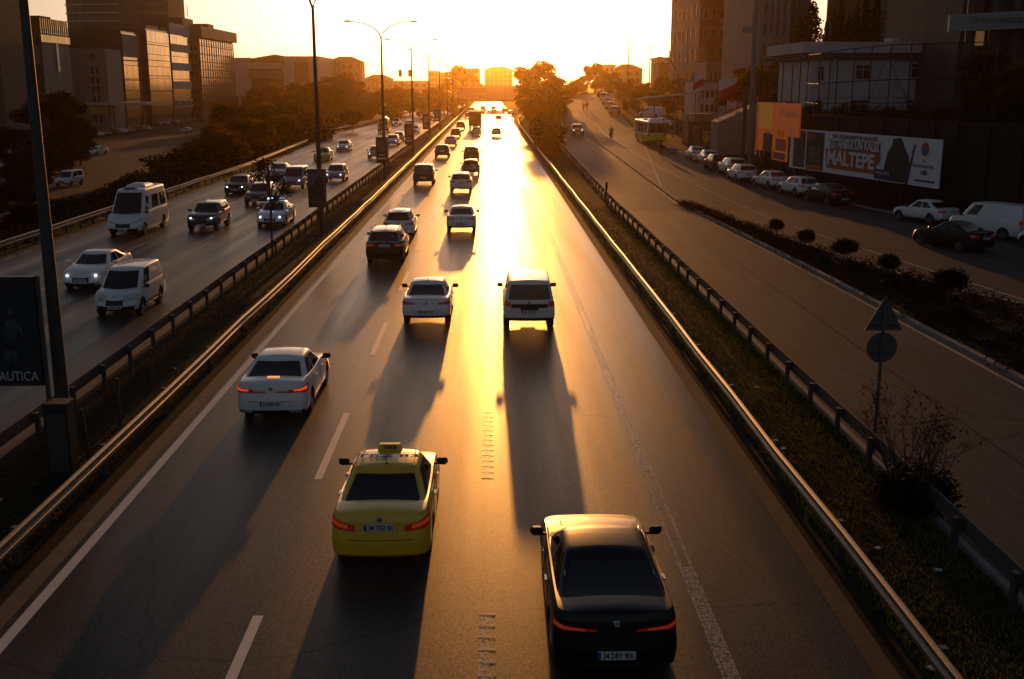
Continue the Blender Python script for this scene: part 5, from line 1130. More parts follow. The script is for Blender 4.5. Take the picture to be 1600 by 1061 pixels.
# distant blocks against the sun
far_b = [(567, 610, 121, 640, 'low beige house row right of the hip roofed block', 'h'), (612, 668, 128, 620, 'long low pale building behind the third lamp post', ''), (669, 684, 112, 760, 'square tower block left of the footbridge', ''), (684, 696, 114, 765, 'slightly lower block joined to the square tower', ''), (705, 750, 109, 800, 'broad orange tower block above the left of the footbridge sign', ''),
         (757, 801, 107, 850, 'tower block with a shallow gable above the right of the footbridge sign', 'h'), (935, 962, 103, 560, 'low block on the skyline left of the right lamp mast', ''), (962, 1004, 106, 520, 'grey low block on the skyline below the right lamp mast', 'h'), (1028, 1062, 92, 420, 'beige building beside the curved lamp arm', '')]
for a, b, yt, Y, lb, hp in far_b:
    X0 = (XY(a, Y)+XY(b, Y))/2; w2 = (XY(b, Y)-XY(a, Y))/2; zb_ = 0 if X0 < 60 else 5; r = broot('distant_building', X0, Y, zb_, lb, 'building', 'distant buildings'); zt = D((a+b)/2, yt + (2 if hp else 0), Y).z - zb_; bx(-w2, w2, 0, 18, 0, zt, 'wall', mat('distant_render', (.30, .24, .19), .85, noise=.15, nscale=.3), r)
    if hp: hip(-w2, w2, 0, 18, zt, 2.4, .6, 'roof', M_roof, r)
    else: bx(-w2-.3, w2+.3, -.3, 18.3, zt, zt+.6, 'parapet', M_stone, r)
    n_ = max(3, int(w2*2/3.5)); k_ = max(2, int(zt/3.2)); win(r, 'S', 0, -w2+.5, w2-.5, 1, zt-.3, n_, min(k_, 8), .5, .5, M_win, M_stone)
# footbridge with advertising boards
Y = 430; xa, xb = XY(716, Y), XY(806, Y); r = broot('footbridge', (xa+xb)/2, Y, 0, 'footbridge over the carriageway carrying pale advertising boards', 'footbridge'); w2 = (xb-xa)/2; z0, z1 = D(760, 155, Y).z, D(760, 134, Y).z
bx(-w2-14, w2+3, 0, 3.4, z0-1.0, z0, 'deck', M_conc2, r)
for u in (-w2-13, -8.5-(xa+xb)/2-.9, w2+1): bx(u, u+.9, .6, 2.8, 0, z0-1.0, 'pier', M_conc2, r)
for s_, (u0, u1), lm_ in ((0, (-w2, .1), 0), (1, (.25, w2*.62), 0), (2, (w2*.64, w2), 0)):
    p_ = bx(u0, u1, -.35, -.1, z0, z1, 'advertising_board', mat('board_pink', (.55, .36, .30), .7), r)
    if s_ == 0: bx(u0+.4, u1-.6, -.37, -.35, lerp(z0, z1, .48), lerp(z0, z1, .86), 'lettering_band', mat('board_band', (.38, .14, .13), .7), p_); bx(u0+1, u0+1.4, -.37, -.35, lerp(z0, z1, .1), lerp(z0, z1, .2), 'mark', M_dark, p_); bx(u0+8, u0+8.5, -.37, -.35, lerp(z0, z1, .1), lerp(z0, z1, .2), 'mark', M_dark, p_)
# overhead signs on masts left of the footbridge
for i, (px, lb) in enumerate(((625, 'left one of two tall sign panels standing above the trees'), (640, 'right one of two tall sign panels standing above the trees'))):
    Y = 330; r = broot('traffic_sign_mast', XY(px, Y), Y, 0, lb, 'sign', 'sign panels above the trees'); za, zb2 = D(px, 120, Y).z, D(px, 109, Y).z; bx(-.5, .5, -.1, .1, za, zb2, 'panel', M_back, r); mb = MB(); mb.tube([(.4, 0, 0), (.4, 0, zb2)], .1, 6); mb.build('pole', M_pole, r)

# ------------------------------------------------------------------ right hand side
# dark wall with banner
A, B = Vector((24.75, 96.5, 0)), Vector((30.1, 70.6, 0)); C2 = Vector((36.6, 40, 0)); r = empty('retaining_wall', (0, 0, 0), label='long black retaining wall behind the parked cars', cat='wall')
mb = MB(); pts = [A, Vector((25.5, 90.5, 0)), B, Vector((32.95, 60, 0)), C2, Vector((40.1, 20, 0))]
for p in pts: mb.v += [(p.x, p.y, -.1), (p.x+.4, p.y, -.1), (p.x+.4, p.y, 6.15), (p.x, p.y, 6.15)]
n = len(pts)
for i in range(n-1):
    for k in range(4): mb.f.append((4*i+k, 4*i+(k+1) % 4, 4*i+4+(k+1) % 4, 4*i+4+k)); mb.m.append(0)
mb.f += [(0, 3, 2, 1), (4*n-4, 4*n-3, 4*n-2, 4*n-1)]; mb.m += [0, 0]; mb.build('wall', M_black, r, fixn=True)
mb = MB()
for i in range(n-1):
    a, b = pts[i], pts[i+1]; L_ = (b-a).length; k = 0
    while k*3 < L_: q = a.lerp(b, k*3/L_); mb.box((q.x-.06, q.y, 3.0), (.12, .14, 6.2)); k += 1
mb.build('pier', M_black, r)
# hedge on the wall
rs = random.Random(5); bl = []
for i in range(n-1):
    a, b = pts[i], pts[i+1]; L_ = int((b-a).length/.9)
    for k in range(L_): q = a.lerp(b, k/L_); bl.append((q.x+.9+rs.uniform(-.2, .3), q.y, 6.3+rs.uniform(-.1, .3), .8, rs.uniform(.4, .8)))
tag(leaf_cloud(rs, bl, 22000, .09).build('hedge', LD), 'dark clipped hedge running along the top of the black wall', 'hedge')
# the long banner
def face_frame(pxl, pxr, Yl, Yr, ytl, ybl):
    """board standing between two ground points; returns root, width, z0, z1"""
    a, b = D(pxl, ytl, Yl), D(pxr, ytl, Yr); c = D(pxl, ybl, Yl); d = Vector((b.x-a.x, b.y-a.y, 0)); return a, b, c.z, a.z, d
a, b, z0, z1, d = face_frame(1237, 1475, 90.0, 70.2, 200.5, 261); ang = atan2(d.y, d.x); W_ = d.length
off = Vector((sin(ang), -cos(ang), 0))
r = empty('banner', (a.x, a.y, 0), ang, label='long pale advertising banner reading ISTANBUL\'UN KALBI MALTEPE on the black wall', cat='banner'); print('banner', a, b, z0, z1, W_)
def bq(nm, u0, u1, v0, v1, m, lay, par=None, poly=None, w=W_, za=None, zb_=None, root_=None):
    za = z0 if za is None else za; zb_ = z1 if zb_ is None else zb_; hh = zb_-za; mb = MB()
    if poly: mb.prism([(u*w, za+v*hh) for u, v in poly], .012, (0, -.06-.014*lay, 0), (1, 0, 0), (0, 0, 1))
    else: mb.box(((u0+u1)/2*w, -.06-.014*lay, za+(v0+v1)/2*hh), ((u1-u0)*w, .012, (v1-v0)*hh))
    return mb.build(nm, m, par or root_ or r)
M_bw = mat('banner_white', (.82, .78, .82), .7); M_bteal = mat('banner_teal', (.06, .13, .17), .7); M_bor = mat('banner_orange_red', (.50, .11, .03), .7); M_bgr = mat('banner_olive', (.09, .09, .06), .7, noise=.6, nscale=1.5); M_bdk = mat('banner_charcoal', (.035, .038, .036), .7, noise=.5, nscale=2); M_bnavy = mat('banner_navy', (.03, .03, .13), .7); M_bred2 = mat('banner_dull_red', (.32, .07, .05), .7, noise=.4, nscale=3)
mb = MB(); mb.box((W_/2, .0, (z0+z1)/2), (W_, .10, z1-z0)); mb.build('sheet', M_bw, r)
bq('picture_panel', .03, .125, .04, .96, M_bgr, 0); bq('picture_panel', .135, .27, .02, .95, M_bdk, 0); bq('picture_detail', .14, .20, .74, .92, M_bred2, 1); bq('picture_detail', .14, .265, .04, .14, M_bor, 1); bq('picture_detail', .155, .245, .2, .62, M_bgr, 1)
bq('picture_detail', .05, .08, .3, .8, M_bdk, 1)
tb = bq('title_band', .315, .655, .60, .83, M_bteal, 0); rb = bq('title_band', 0, 0, 0, 0, M_bor, 1, poly=[(.30, .12), (.635, .12), (.635, .30), (.66, .42), (.66, .62), (.285, .58)])
text('lettering', "İSTANBUL'UN KALBİ", .9, M_bw, (.488*W_, -.11, z0+.715*(z1-z0)), (pi/2, 0, 0), tb, fit=W_*.325, bold=.02, extr=.01)
text('lettering', "MALTEPE", 1.45, M_bw, (.465*W_, -.12, z0+.37*(z1-z0)), (pi/2, 0, 0), rb, fit=W_*.32, bold=.04, extr=.01)
text('headline', "YILIK YAŞAM KENTİ VE GELECEĞİ", .36, M_bred2, (.48*W_, -.08, z0+.89*(z1-z0)), (pi/2, 0, 0), r, fit=W_*.31, bold=.01, extr=.006)
bq('silhouette', 0, 0, 0, 0, M_bdk, 0, poly=[(.69, .02), (.685, .3), (.70, .62), (.725, .82), (.73, .94), (.775, .98), (.79, .88), (.80, .78), (.825, .62), (.84, .35), (.83, .02)])
bq('slanted_bar', 0, 0, 0, 0, M_bnavy, 1, poly=[(.82, .0), (.832, .0), (.862, .86), (.853, .86)]); nb = bq('caption_box', .63, .735, .03, .25, M_bnavy, 2)
text('lettering', 'MALTEPE', .3, M_bw, (.682*W_, -.11, z0+.17*(z1-z0)), (pi/2, 0, 0), nb, fit=W_*.08, extr=.006)
mb = MB(); mb.lathe([(-.02, .001), (-.02, .42), (0, .45)], 28, 'Y', (.915*W_, -.06, z0+.78*(z1-z0))); em = mb.build('round_emblem', M_bor, r); mb = MB(); mb.lathe([(-.02, .001), (-.02, .24), (0, .25)], 24, 'Y', (.915*W_, -.08, z0+.76*(z1-z0))); mb.build('emblem_centre', mat('emblem_blue', (.06, .16, .3), .6), em)
text('lettering', 'T.C.', .26, M_bgr, (.915*W_, -.08, z0+.53*(z1-z0)), (pi/2, 0, 0), r, extr=.006); text('lettering', 'MALTEPE BELEDİYESİ', .26, M_bgr, (.912*W_, -.08, z0+.42*(z1-z0)), (pi/2, 0, 0), r, fit=W_*.115, extr=.006)
text('lettering', 'USK', .42, M_dark, (.92*W_, -.08, z0+.29*(z1-z0)), (pi/2, 0, 0), r, bold=.01, extr=.006); bq('caption_line', .87, .98, .10, .14, M_bgr, 1)
# orange board
r2 = None
a, b, y0_, y1_, d = face_frame(1185, 1252, 100, 88.2, 159, 243); ang = atan2(d.y, d.x); w3 = d.length; r = empty('billboard', (a.x, a.y, 0), ang, label='orange and yellow billboard with a cut-out corner left of the long banner', cat='billboard')
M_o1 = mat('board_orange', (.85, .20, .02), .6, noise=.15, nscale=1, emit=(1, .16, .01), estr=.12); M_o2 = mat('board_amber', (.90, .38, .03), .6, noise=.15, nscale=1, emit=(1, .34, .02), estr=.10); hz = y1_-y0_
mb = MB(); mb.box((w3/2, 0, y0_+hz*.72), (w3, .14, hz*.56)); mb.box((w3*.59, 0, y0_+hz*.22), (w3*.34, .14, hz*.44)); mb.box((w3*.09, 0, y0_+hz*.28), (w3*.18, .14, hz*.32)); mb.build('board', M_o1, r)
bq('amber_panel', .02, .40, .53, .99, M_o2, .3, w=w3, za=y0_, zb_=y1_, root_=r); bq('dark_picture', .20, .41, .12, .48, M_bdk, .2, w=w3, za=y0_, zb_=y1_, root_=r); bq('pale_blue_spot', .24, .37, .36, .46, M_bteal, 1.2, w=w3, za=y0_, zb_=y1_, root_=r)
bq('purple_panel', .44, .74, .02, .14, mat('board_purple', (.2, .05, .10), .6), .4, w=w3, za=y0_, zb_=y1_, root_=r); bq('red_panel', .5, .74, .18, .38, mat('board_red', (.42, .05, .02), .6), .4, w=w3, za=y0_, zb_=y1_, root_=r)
text('lettering', 'Cem', .95, mat('board_lettering', (.75, .45, .3), .6), (w3*.76, -.09, y0_+hz*.84), (pi/2, 0, 0), r, fit=w3*.36, bold=.01); text('lettering', '1111', .8, M_bnavy, (w3*.62, -.085, y0_+hz*.46), (pi/2, 0, 0), r, fit=w3*.14)
for u in (.1, .9): bx(u*w3-.1, u*w3+.1, .08, .28, 0, y1_-.2, 'support', M_post, r)
# ball court netting frame on the terrace
M_net = mat('fence_pipe', (.012, .012, .012), .6)
r = empty('court_fence', (0, 0, 0), label='tall black pipe fence with diagonal braces standing in front of the white villa', cat='fence'); px_ = [(1190, 96, 99.5), (1208, 93, 99.3), (1225, 91, 99), (1240, 89, 98.5), (1252, 88, 98.2), (1264, 86, 98), (1283, 84, 91), (1299, 81, 90), (1310, 79, 90), (1336, 76, 89), (1363, 73, 88.5), (1394, 70, 88), (1425, 69, 87.5), (1458, 68, 87), (1498, 66, 86.5), (1560, 66, 86)]
tops = []
for px, py, Y in px_:
    q = D(px, py, Y); tops.append(q); mb = MB(); mb.tube([(q.x, q.y, 5.9 if (Y < 97.3 or q.x > 29.2) else .5), (q.x, q.y, q.z)], .055, 6); mb.build('post', M_net, r)
for fz in (1.0, .52, .20):
    mb = MB(); mb.tube([Vector((q.x, q.y, lerp(6.0, q.z, fz))) for q in tops[(0 if fz == 1 else 5):]], .04, 5); mb.build('rail', M_net, r)
for (i, f0), (j, f1) in (((11, .98), (10, .25)), ((11, .75), (12, .22)), ((12, .22), (12-1, .02))):
    p0, p1 = tops[i], tops[j]; mb = MB(); mb.tube([Vector((p0.x, p0.y, lerp(6, p0.z, f0))), Vector((p1.x, p1.y, lerp(6, p1.z, f1)))], .035, 5); mb.build('brace', M_galv2, r)
# white villa
Y = 103; X0 = XY(1264, Y); r = broot('villa', X0, Y, 6, 'two storey white villa with a flat parapet behind the pipe fence', 'house'); xx = lambda px: XY(px, Y)-X0; zz = lambda py: D(1380, py, Y).z-6
bx(xx(1266), xx(1482), 0, 11, 0, zz(92), 'wall', M_villa, r); bx(xx(1248), xx(1508), -.9, 12, zz(83), zz(66), 'parapet', M_villa, r); bx(xx(1254), xx(1500), -.6, 11.5, zz(92), zz(83)-.003, 'eave', M_stone2, r)
bx(xx(1266), xx(1480), -.12, 0, zz(152), zz(147), 'string_course', M_villa, r)
for px in (1266, 1303, 1392, 1478): bx(xx(px), xx(px+6), -.18, 0, 0, zz(92), 'pilaster', M_villa, r)
for a_, b_, c_, d_2 in ((1278, 1288, 126, 104), (1337, 1362, 124, 101), (1424, 1454, 122, 99), (1333, 1360, 176, 156), (1420, 1450, 176, 156), (1276, 1288, 176, 156)):
    o = bpy.data.objects.new('window', win_mesh(xx(b_)-xx(a_), zz(d_2)-zz(c_), M_win, M_villa, True)); COL.objects.link(o); o.parent = r; o.location = ((xx(a_)+xx(b_))/2, 0, (zz(c_)+zz(d_2))/2)
bx(xx(1402), xx(1414), 2, 4, zz(66), zz(58), 'roof_tank', M_white_, r)
# towers on the right
def tower(name, a, b, Y, yt, label, m, group='towers on the right', zb_=0, dep=24, style=None):
    X0 = XY(a, Y); w = XY(b, Y)-X0; zt = (D(a, yt, Y).z if yt > -50 else 75) - zb_; r = broot(name, X0, Y, zb_, label, 'building', group); bx(0, w, 0, dep, 0, zt, 'wall', m, r)
    return r, w, zt
r, w, h = tower('tower_block', 1091, 1147, 215, -60, 'brown high rise with dense windows at the left of the right hand towers', M_brown, dep=34)
win(r, 'S', 0, .4, w-.4, 6, 48, 4, 12, .55, .5, M_win, M_winf); win(r, 'W', 0, 1, 33, 8, 50, 6, 10, .5, .5, mat('dull_glass', (.03, .02, .015), .5, spec=.2), M_brown)
r, w, h = tower('tower_block', 1147, 1179, 205, -60, 'dark brown high rise beside the pale vertical strip', mat('dark_tower', (.05, .035, .028), .8, noise=.2, nscale=.4), dep=30); win(r, 'S', 0, 1.5, w-.4, 6, 45, 3, 12, .5, .5, M_win, M_stone2); bx(-.5, .3, -.3, 0, 9, h, 'pale_strip', M_stone, r)
r, w, h = tower('tower_block', 1183, 1231, 170, -60, 'grey concrete tower with vertical ribs behind the grey mast', M_stone, dep=26)
for i in range(5): bx(.2+i*w/5, .2+i*w/5+.35, -.35, 0, 0, h, 'rib', M_stone, r)
for i in range(4): win(r, 'S', 0, .75+i*w/5, .1+(i+1)*w/5, 6, 40, 1, 11, .7, .6, M_win, M_stone2)
r, w, h = tower('tower_block', 1231, 1262, 175, -60, 'dark block between the ribbed tower and the conifers', M_stone2, dep=24); win(r, 'S', 0, .4, w-.4, 6, 40, 3, 10, .5, .5, M_win, M_stone2)
r, w, h = tower('tower_block', 1362, 1432, 165, -60, 'dark grey block behind the villa roof', M_stone2, dep=24); win(r, 'S', 0, .6, w-.4, 8, 36, 4, 8, .6, .5, M_win, M_stone, True); bx(-.1, w, -.5, 0, 22, 22.3, 'balcony_band', M_stone, r)
r, w, h = tower('tower_block', 1436, 1500, 170, -60, 'brown block between the dark grey block and the culture centre', M_brown, dep=24); win(r, 'S', 0, .6, w-.4, 8, 36, 4, 8, .55, .5, M_win, M_winf)
# culture centre with curved sign band
Y = 92; r = broot('culture_centre', XY(1497, Y), Y, 6, 'dark glass culture centre with a curved pale lettered band at the top right', 'building'); X0 = XY(1497, Y); xx = lambda px: XY(px, Y)-X0; zz = lambda py: D(1550, py, Y).z-6
bx(xx(1512), xx(1760), 2, 20, 0, zz(-90), 'wall', M_stone2, r); win(r, 'S', 2, xx(1525), xx(1700), 1, zz(-80), 6, 7, .8, .7, mat('dim_glass', (.015, .02, .02), .25, spec=.3), M_stone2)
for px in (1519, 1556, 1590): mb = MB(); mb.tube([(xx(px), 1.2, 0), (xx(px), 1.2, zz(-90))], .28, 10); mb.build('column', M_stone2, r, True)
mb = MB(); n_ = 14
for i in range(n_+1):
    t_ = i/n_; x = lerp(xx(1493), xx(1740), t_); y = 2.2 - 3.2*sin(min(1, t_*2.2+.05)*pi/2); zb2, zt2 = lerp(zz(48), zz(44), min(1, t_*2)), lerp(zz(21), zz(17), min(1, t_*2))
    mb.v += [(x, y, zb2), (x, y, zt2), (x, y+.4, zt2), (x, y+.4, zb2)]
for i in range(n_):
    for k in range(4): mb.f.append((4*i+k, 4*i+(k+1) % 4, 4*i+4+(k+1) % 4, 4*i+4+k)); mb.m.append(0)
mb.f += [(0, 1, 2, 3), (4*n_+3, 4*n_+2, 4*n_+1, 4*n_)]; mb.m += [0, 0]; sb = mb.build('sign_band', mat('band_grey', (.26, .27, .28), .5), r, fixn=True)
text('lettering', 'TÜRKAN SAYLAN KÜLTÜR MERKEZİ', .62, M_dark, (xx(1556), -1.10, zz(33)), (pi/2, 0, .0), sb, fit=xx(1612)-xx(1502), extr=.01)
bx(xx(1536), xx(1547), 1.6, 2, zz(70), zz(47), 'lit_window', mat('warm_lit_window', (.3, .15, .04), .4, emit=(1, .5, .12), estr=.12), r)
mb = MB(); mb.tube([(xx(1519), 1.0, zz(16)), (xx(1519), 1.0, zz(-30))], .05, 6)
# pale awning right of the villa
r = broot('awning', XY(1482, 96), 96, 6, 'torn pale awning strip beside the villa', 'awning'); a = D(1482, 131, 96); b = D(1517, 122, 93); mb = MB(); mb.v = [(0, 0, a.z-6), (b.x-a.x, -3, b.z-6), (b.x-a.x, -2.6, b.z-6+.35), (0, .4, a.z-6+.3), (0, .4, a.z-6+.2), (b.x-a.x, -2.6, b.z-6+.25)]; mb.f = [(0, 1, 2, 3), (4, 5, 1, 0)]; mb.m = [0, 0]; mb.build('cloth', M_white_, r)
bx(.1, .2, 0, .1, 0, a.z-6, 'pole', M_post, r)
# low buildings behind the bus stop
for a, b, Y, yt, zb_, lb, m in ((1058, 1092, 260, 80, 1, 'square brown house at the left foot of the high rise', M_brown), (1104, 1140, 205, 96, 1, 'plain grey block at the foot of the brown high rise', M_stone), (1092, 1130, 180, 128, 1, 'low pale kiosk row below the grey block', M_white_), (1030, 1090, 330, 100, 1, 'wide dim building behind the trees near the bus', M_brown)):
    X0 = XY(a, Y); r = broot('low_building', X0, Y, zb_, lb, 'building', 'low buildings on the right'); w = XY(b, Y)-X0; h = D(a, yt, Y).z-zb_; bx(0, w, 0, 12, 0, h, 'wall', m, r); bx(-.2, w+.2, -.2, 12.2, h, h+.3, 'parapet', M_stone2, r); win(r, 'S', 0, .4, w-.4, h*.35, h*.9, 4, 2, .55, .5, M_win, M_stone2)
# gantry beam
a, b = D(995, 155, 175), D(1088, 145, 140); r = empty('height_gantry', (a.x, a.y, 0), label='long pale horizontal beam on posts above the bus stop', cat='gantry'); mb = MB(); mb.tube([(0, 0, a.z), (b.x-a.x, b.y-a.y, b.z)], .17, 6); mb.build('beam', M_white_, r)
for f in (.02, .35, .68, .99): q = Vector((0, 0, a.z)).lerp(Vector((b.x-a.x, b.y-a.y, b.z)), f); mb = MB(); mb.tube([(q.x, q.y, 1), (q.x, q.y, q.z)], .09, 6); mb.build('post', M_galv2, r)
# fuel kiosk canopy
a, b = D(1074, 178, 135), D(1134, 178, 128); r = empty('kiosk', (a.x, a.y, 0), label='green kiosk with a beige lettered fascia behind the bus stop', cat='kiosk'); L_ = b.x-a.x; z_ = a.z; bx(0, L_, 0, 4, z_-.9, z_, 'roof', mat('kiosk_fascia', (.22, .15, .09), .7), r); bx(.2, L_-.2, .3, 4, 1.2, z_-.9, 'wall', mat('kiosk_green', (.05, .06, .03), .7), r); mb = MB(); mb.lathe([(-.1, .001), (-.1, .42), (0, .42)], 16, 'Y', (.5, 0, z_-.42)); mb.build('round_sign', mat('kiosk_sign', (.5, .42, .2), .5), r)
win(r, 'S', .28, .4, L_-.4, 1.4, z_-1.2, 5, 1, .8, .75, M_win, M_post)
# metro stairs with railing
a = D(1122, 200, 122); r = empty('metro_stairs', (a.x, a.y, 1), label='grey stair ramp with white railings beside the grey mast', cat='stairs'); z_ = D(1122, 182, 122).z-1; mb = MB(); mb.prism([(0, 0), (4.2, 0), (4.2, z_+1.2), (0, z_-.6)], -4, (0, 0, 0), (1, 0, 0), (0, 0, 1)); mb.build('ramp_wall', M_stone, r)
for i in range(15): u = i*.3; zt_ = lerp(z_-.6, z_+1.2, u/4.2); mb = MB(); mb.tube([(u, -.05, zt_), (u, -.05, zt_+.9)], .02, 4); mb.build('baluster', M_white_, r)
mb = MB(); mb.tube([(0, -.05, z_+.3), (4.2, -.05, z_+2.1)], .035, 5); mb.build('handrail', M_white_, r)
# masts and lamps on the right
p = Vector((XY(1180, 111), 111, 0)); r = empty('grey_mast', (p.x, p.y, zr(111)), label='thick grey mast rising beyond the top of the view right of the flags', cat='mast'); mb = MB(); mb.tube([(0, 0, 0), (-.2, 0, 14), (.35, 0, 30)], [.30, .27, .2], 12); mb.build('pole', M_stone, r, True, 40)
mb = MB(); mb.tube([(-.75, .3, -.2), (-.75, .3, 7.5)], .2, 10); mb.build('secondary_pole', M_stone2, r, True, 40); mb = MB(); mb.box((-.9, -.1, 13.2), (1.2, .4, .5)); mb.build('floodlight', M_stone, r)
p = Vector((XY(1192, 104), 104, 0)); r = empty('thin_pole', (p.x, p.y, zr(104)), label='thin dark pole in front of the orange billboard', cat='pole'); mb = MB(); mb.tube([(0, 0, 0), (-.1, 0, 10.5)], [.08, .06], 8); mb.build('pole', M_post, r)
for px, yt, Y, h_, lb in ((983, 52, 330, 1, 'tall twin-headed lamp mast on the skyline left of the square towers'), (1016, 73, 350, 1, 'second lamp mast on the skyline, right of the tallest one'), (1044, 86, 380, 1, 'small lamp mast on the skyline beside the beige building'), (957, 98, 420, 1, 'faint lamp mast above the trees at the crest')):
    q = D(px, yt, Y); r = empty('lamp_mast', (q.x, q.y, 5), label=lb, cat='street lamp', group='lamp masts on the right skyline'); mb = MB(); mb.tube([(0, 0, 0), (0, 0, q.z-5)], [.22, .10], 8); mb.build('pole', M_pole, r); 
    for s in (-1, 1): mb = MB(); mb.box((s*.55, 0, q.z-5), (.9, .3, .16)); mb.build('lamp_head', M_pole, r)
q = D(1058, 165, 160); r = empty('street_lamp', (q.x, q.y, 1.5), label='curved single-arm lamp bending left over the bus stop trees', cat='street lamp'); zt = D(1058, 120, 160).z-1.5; mb = MB(); mb.tube([(0, 0, 0), (0, 0, zt), (-.4, 0, zt+1.1), (-1.2, 0, zt+2.1), (-2.4, 0, zt+2.7)], [.14, .11, .09, .07, .05], 8); mb.build('pole', M_galv, r, True, 40); mb = MB(); mb.box((-2.7, 0, zt+2.72), (.7, .28, .12)); mb.build('lamp_head', M_pole, r)
# flags and small signs
def flag(px, Y, yt, yb, w, label, slant):
    q = D(px, yb, Y); zt = D(px, yt, Y).z; g = zr(Y); r = empty('flag', (q.x, q.y, g), label=label, cat='flag', group='political flags on the pavement'); mb = MB(); mb.tube([(0, 0, 0), (0, 0, zt-g+.2)], .03, 6); mb.build('pole', M_galv, r)
    mb = MB(); N_ = 8; z0_, z1_ = q.z-g, zt-g
    for i in range(N_+1):
        t_ = i/N_; x = t_*w; y = .10*sin(t_*7); mb.v += [(x, y, z0_ + slant*(1-.2*t_)*t_), (x, y, lerp(z0_, z1_, .45)+slant*t_*.8), (x, y, z1_+slant*.15*t_), (x, y+.015, z1_+slant*.15*t_), (x, y+.015, z0_+slant*(1-.2*t_)*t_)]
    for i in range(N_):
        for k in range(5): mb.f.append((5*i+k, 5*i+(k+1) % 5, 5*i+5+(k+1) % 5, 5*i+5+k)); mb.m.append((1, 0, 0, 0, 1)[k])
    mb.build('cloth', [M_pwhite, mat('flag_red', (.55, .06, .03), .7)], r, True)
flag(1122, 124, 124, 160, 2.0, 'large red and white flag nearer the grey mast', 1.3); flag(1083, 134, 116, 142, 1.2, 'smaller red and white flag above the gantry beam', .8)
def signpost(px, py, Y, kind, label, par=.6):
    q = D(px, py, Y); g = zr(Y); r = empty('signpost', (q.x, q.y, g), label=label, cat='sign', group='small signs along the right pavement'); z = q.z-g; mb = MB(); mb.tube([(0, .05, 0), (0, .05, z+.3)], .045, 6); mb.build('pole', M_galv2, r)
    if kind == 'warn':
        mb = MB(); mb.prism([(-par*.62, z-par*.5), (par*.62, z-par*.5), (0, z+par*.6)], .03, (0, 0, 0), (1, 0, 0), (0, 0, 1)); s_ = mb.build('plate', M_pred, r); mb = MB(); mb.prism([(-par*.40, z-par*.38), (par*.40, z-par*.38), (0, z+par*.34)], .01, (0, -.03, 0), (1, 0, 0), (0, 0, 1)); mb.build('white_field', M_pwhite, s_); text('symbol', '!', .55, M_ink, (0, -.05, z-.10), (pi/2, 0, 0), s_, bold=.02)
    elif kind == 'M':
        mb = MB(); mb.box((0, 0, z), (1.0, .12, 1.1)); s_ = mb.build('plate', M_pred, r); mb = MB()
        for s in (-1, 1): mb.box((s*.46, -.065, z+.05), (.10, .02, 1.2))
        mb.build('white_edge', M_pwhite, s_); text('lettering', 'M', .95, M_pwhite, (0, -.08, z+.05), (pi/2, 0, 0), s_, bold=.03)
    else:
        mb = MB(); mb.prism([(-.4, z+.6), (.4, z+.6), (.4, z-.35), (0, z-.6), (-.4, z-.35)][::-1], .06, (0, 0, 0), (1, 0, 0), (0, 0, 1)); s_ = mb.build('plate', mat('stop_sign_amber', (.6, .3, .03), .5), r); mb = MB(); mb.box((0, -.07, z+.25), (.8, .015, .4)); mb.build('red_field', M_pred, s_); text('lettering', 'D', .36, M_pwhite, (0, -.09, z+.25), (pi/2, 0, 0), s_, bold=.02)
signpost(1191, 238, 102, 'warn', 'small white and red warning triangle behind the parked saloons'); signpost(1143, 166, 125, 'M', 'red sign with a white M by the stair ramp'); signpost(1103, 214, 119, 'stop', 'amber and red bus stop sign above the parked row')
q = D(1088, 222, 122); r = empty('ticket_column', (q.x, q.y, zr(122)), label='green upright column beside the amber bus stop sign', cat='column'); bx(-.3, .3, -.2, .2, 0, 3.0, 'column', mat('column_green', (.08, .11, .06), .6), r); bx(-.34, .34, -.24, .24, 3.0, 3.15, 'cap', M_post, r)
q = D(1050, 238, 126); r = empty('concrete_planter', (q.x, q.y, zr(126)), label='round grey planter on the pavement beside the standing man', cat='planter'); mb = MB(); mb.lathe([(0, .35), (.3, .55), (.6, .6), (.6, .5), (.5, .001)], 16, 'Z'); mb.build('bowl', M_stone, r, True, 40)

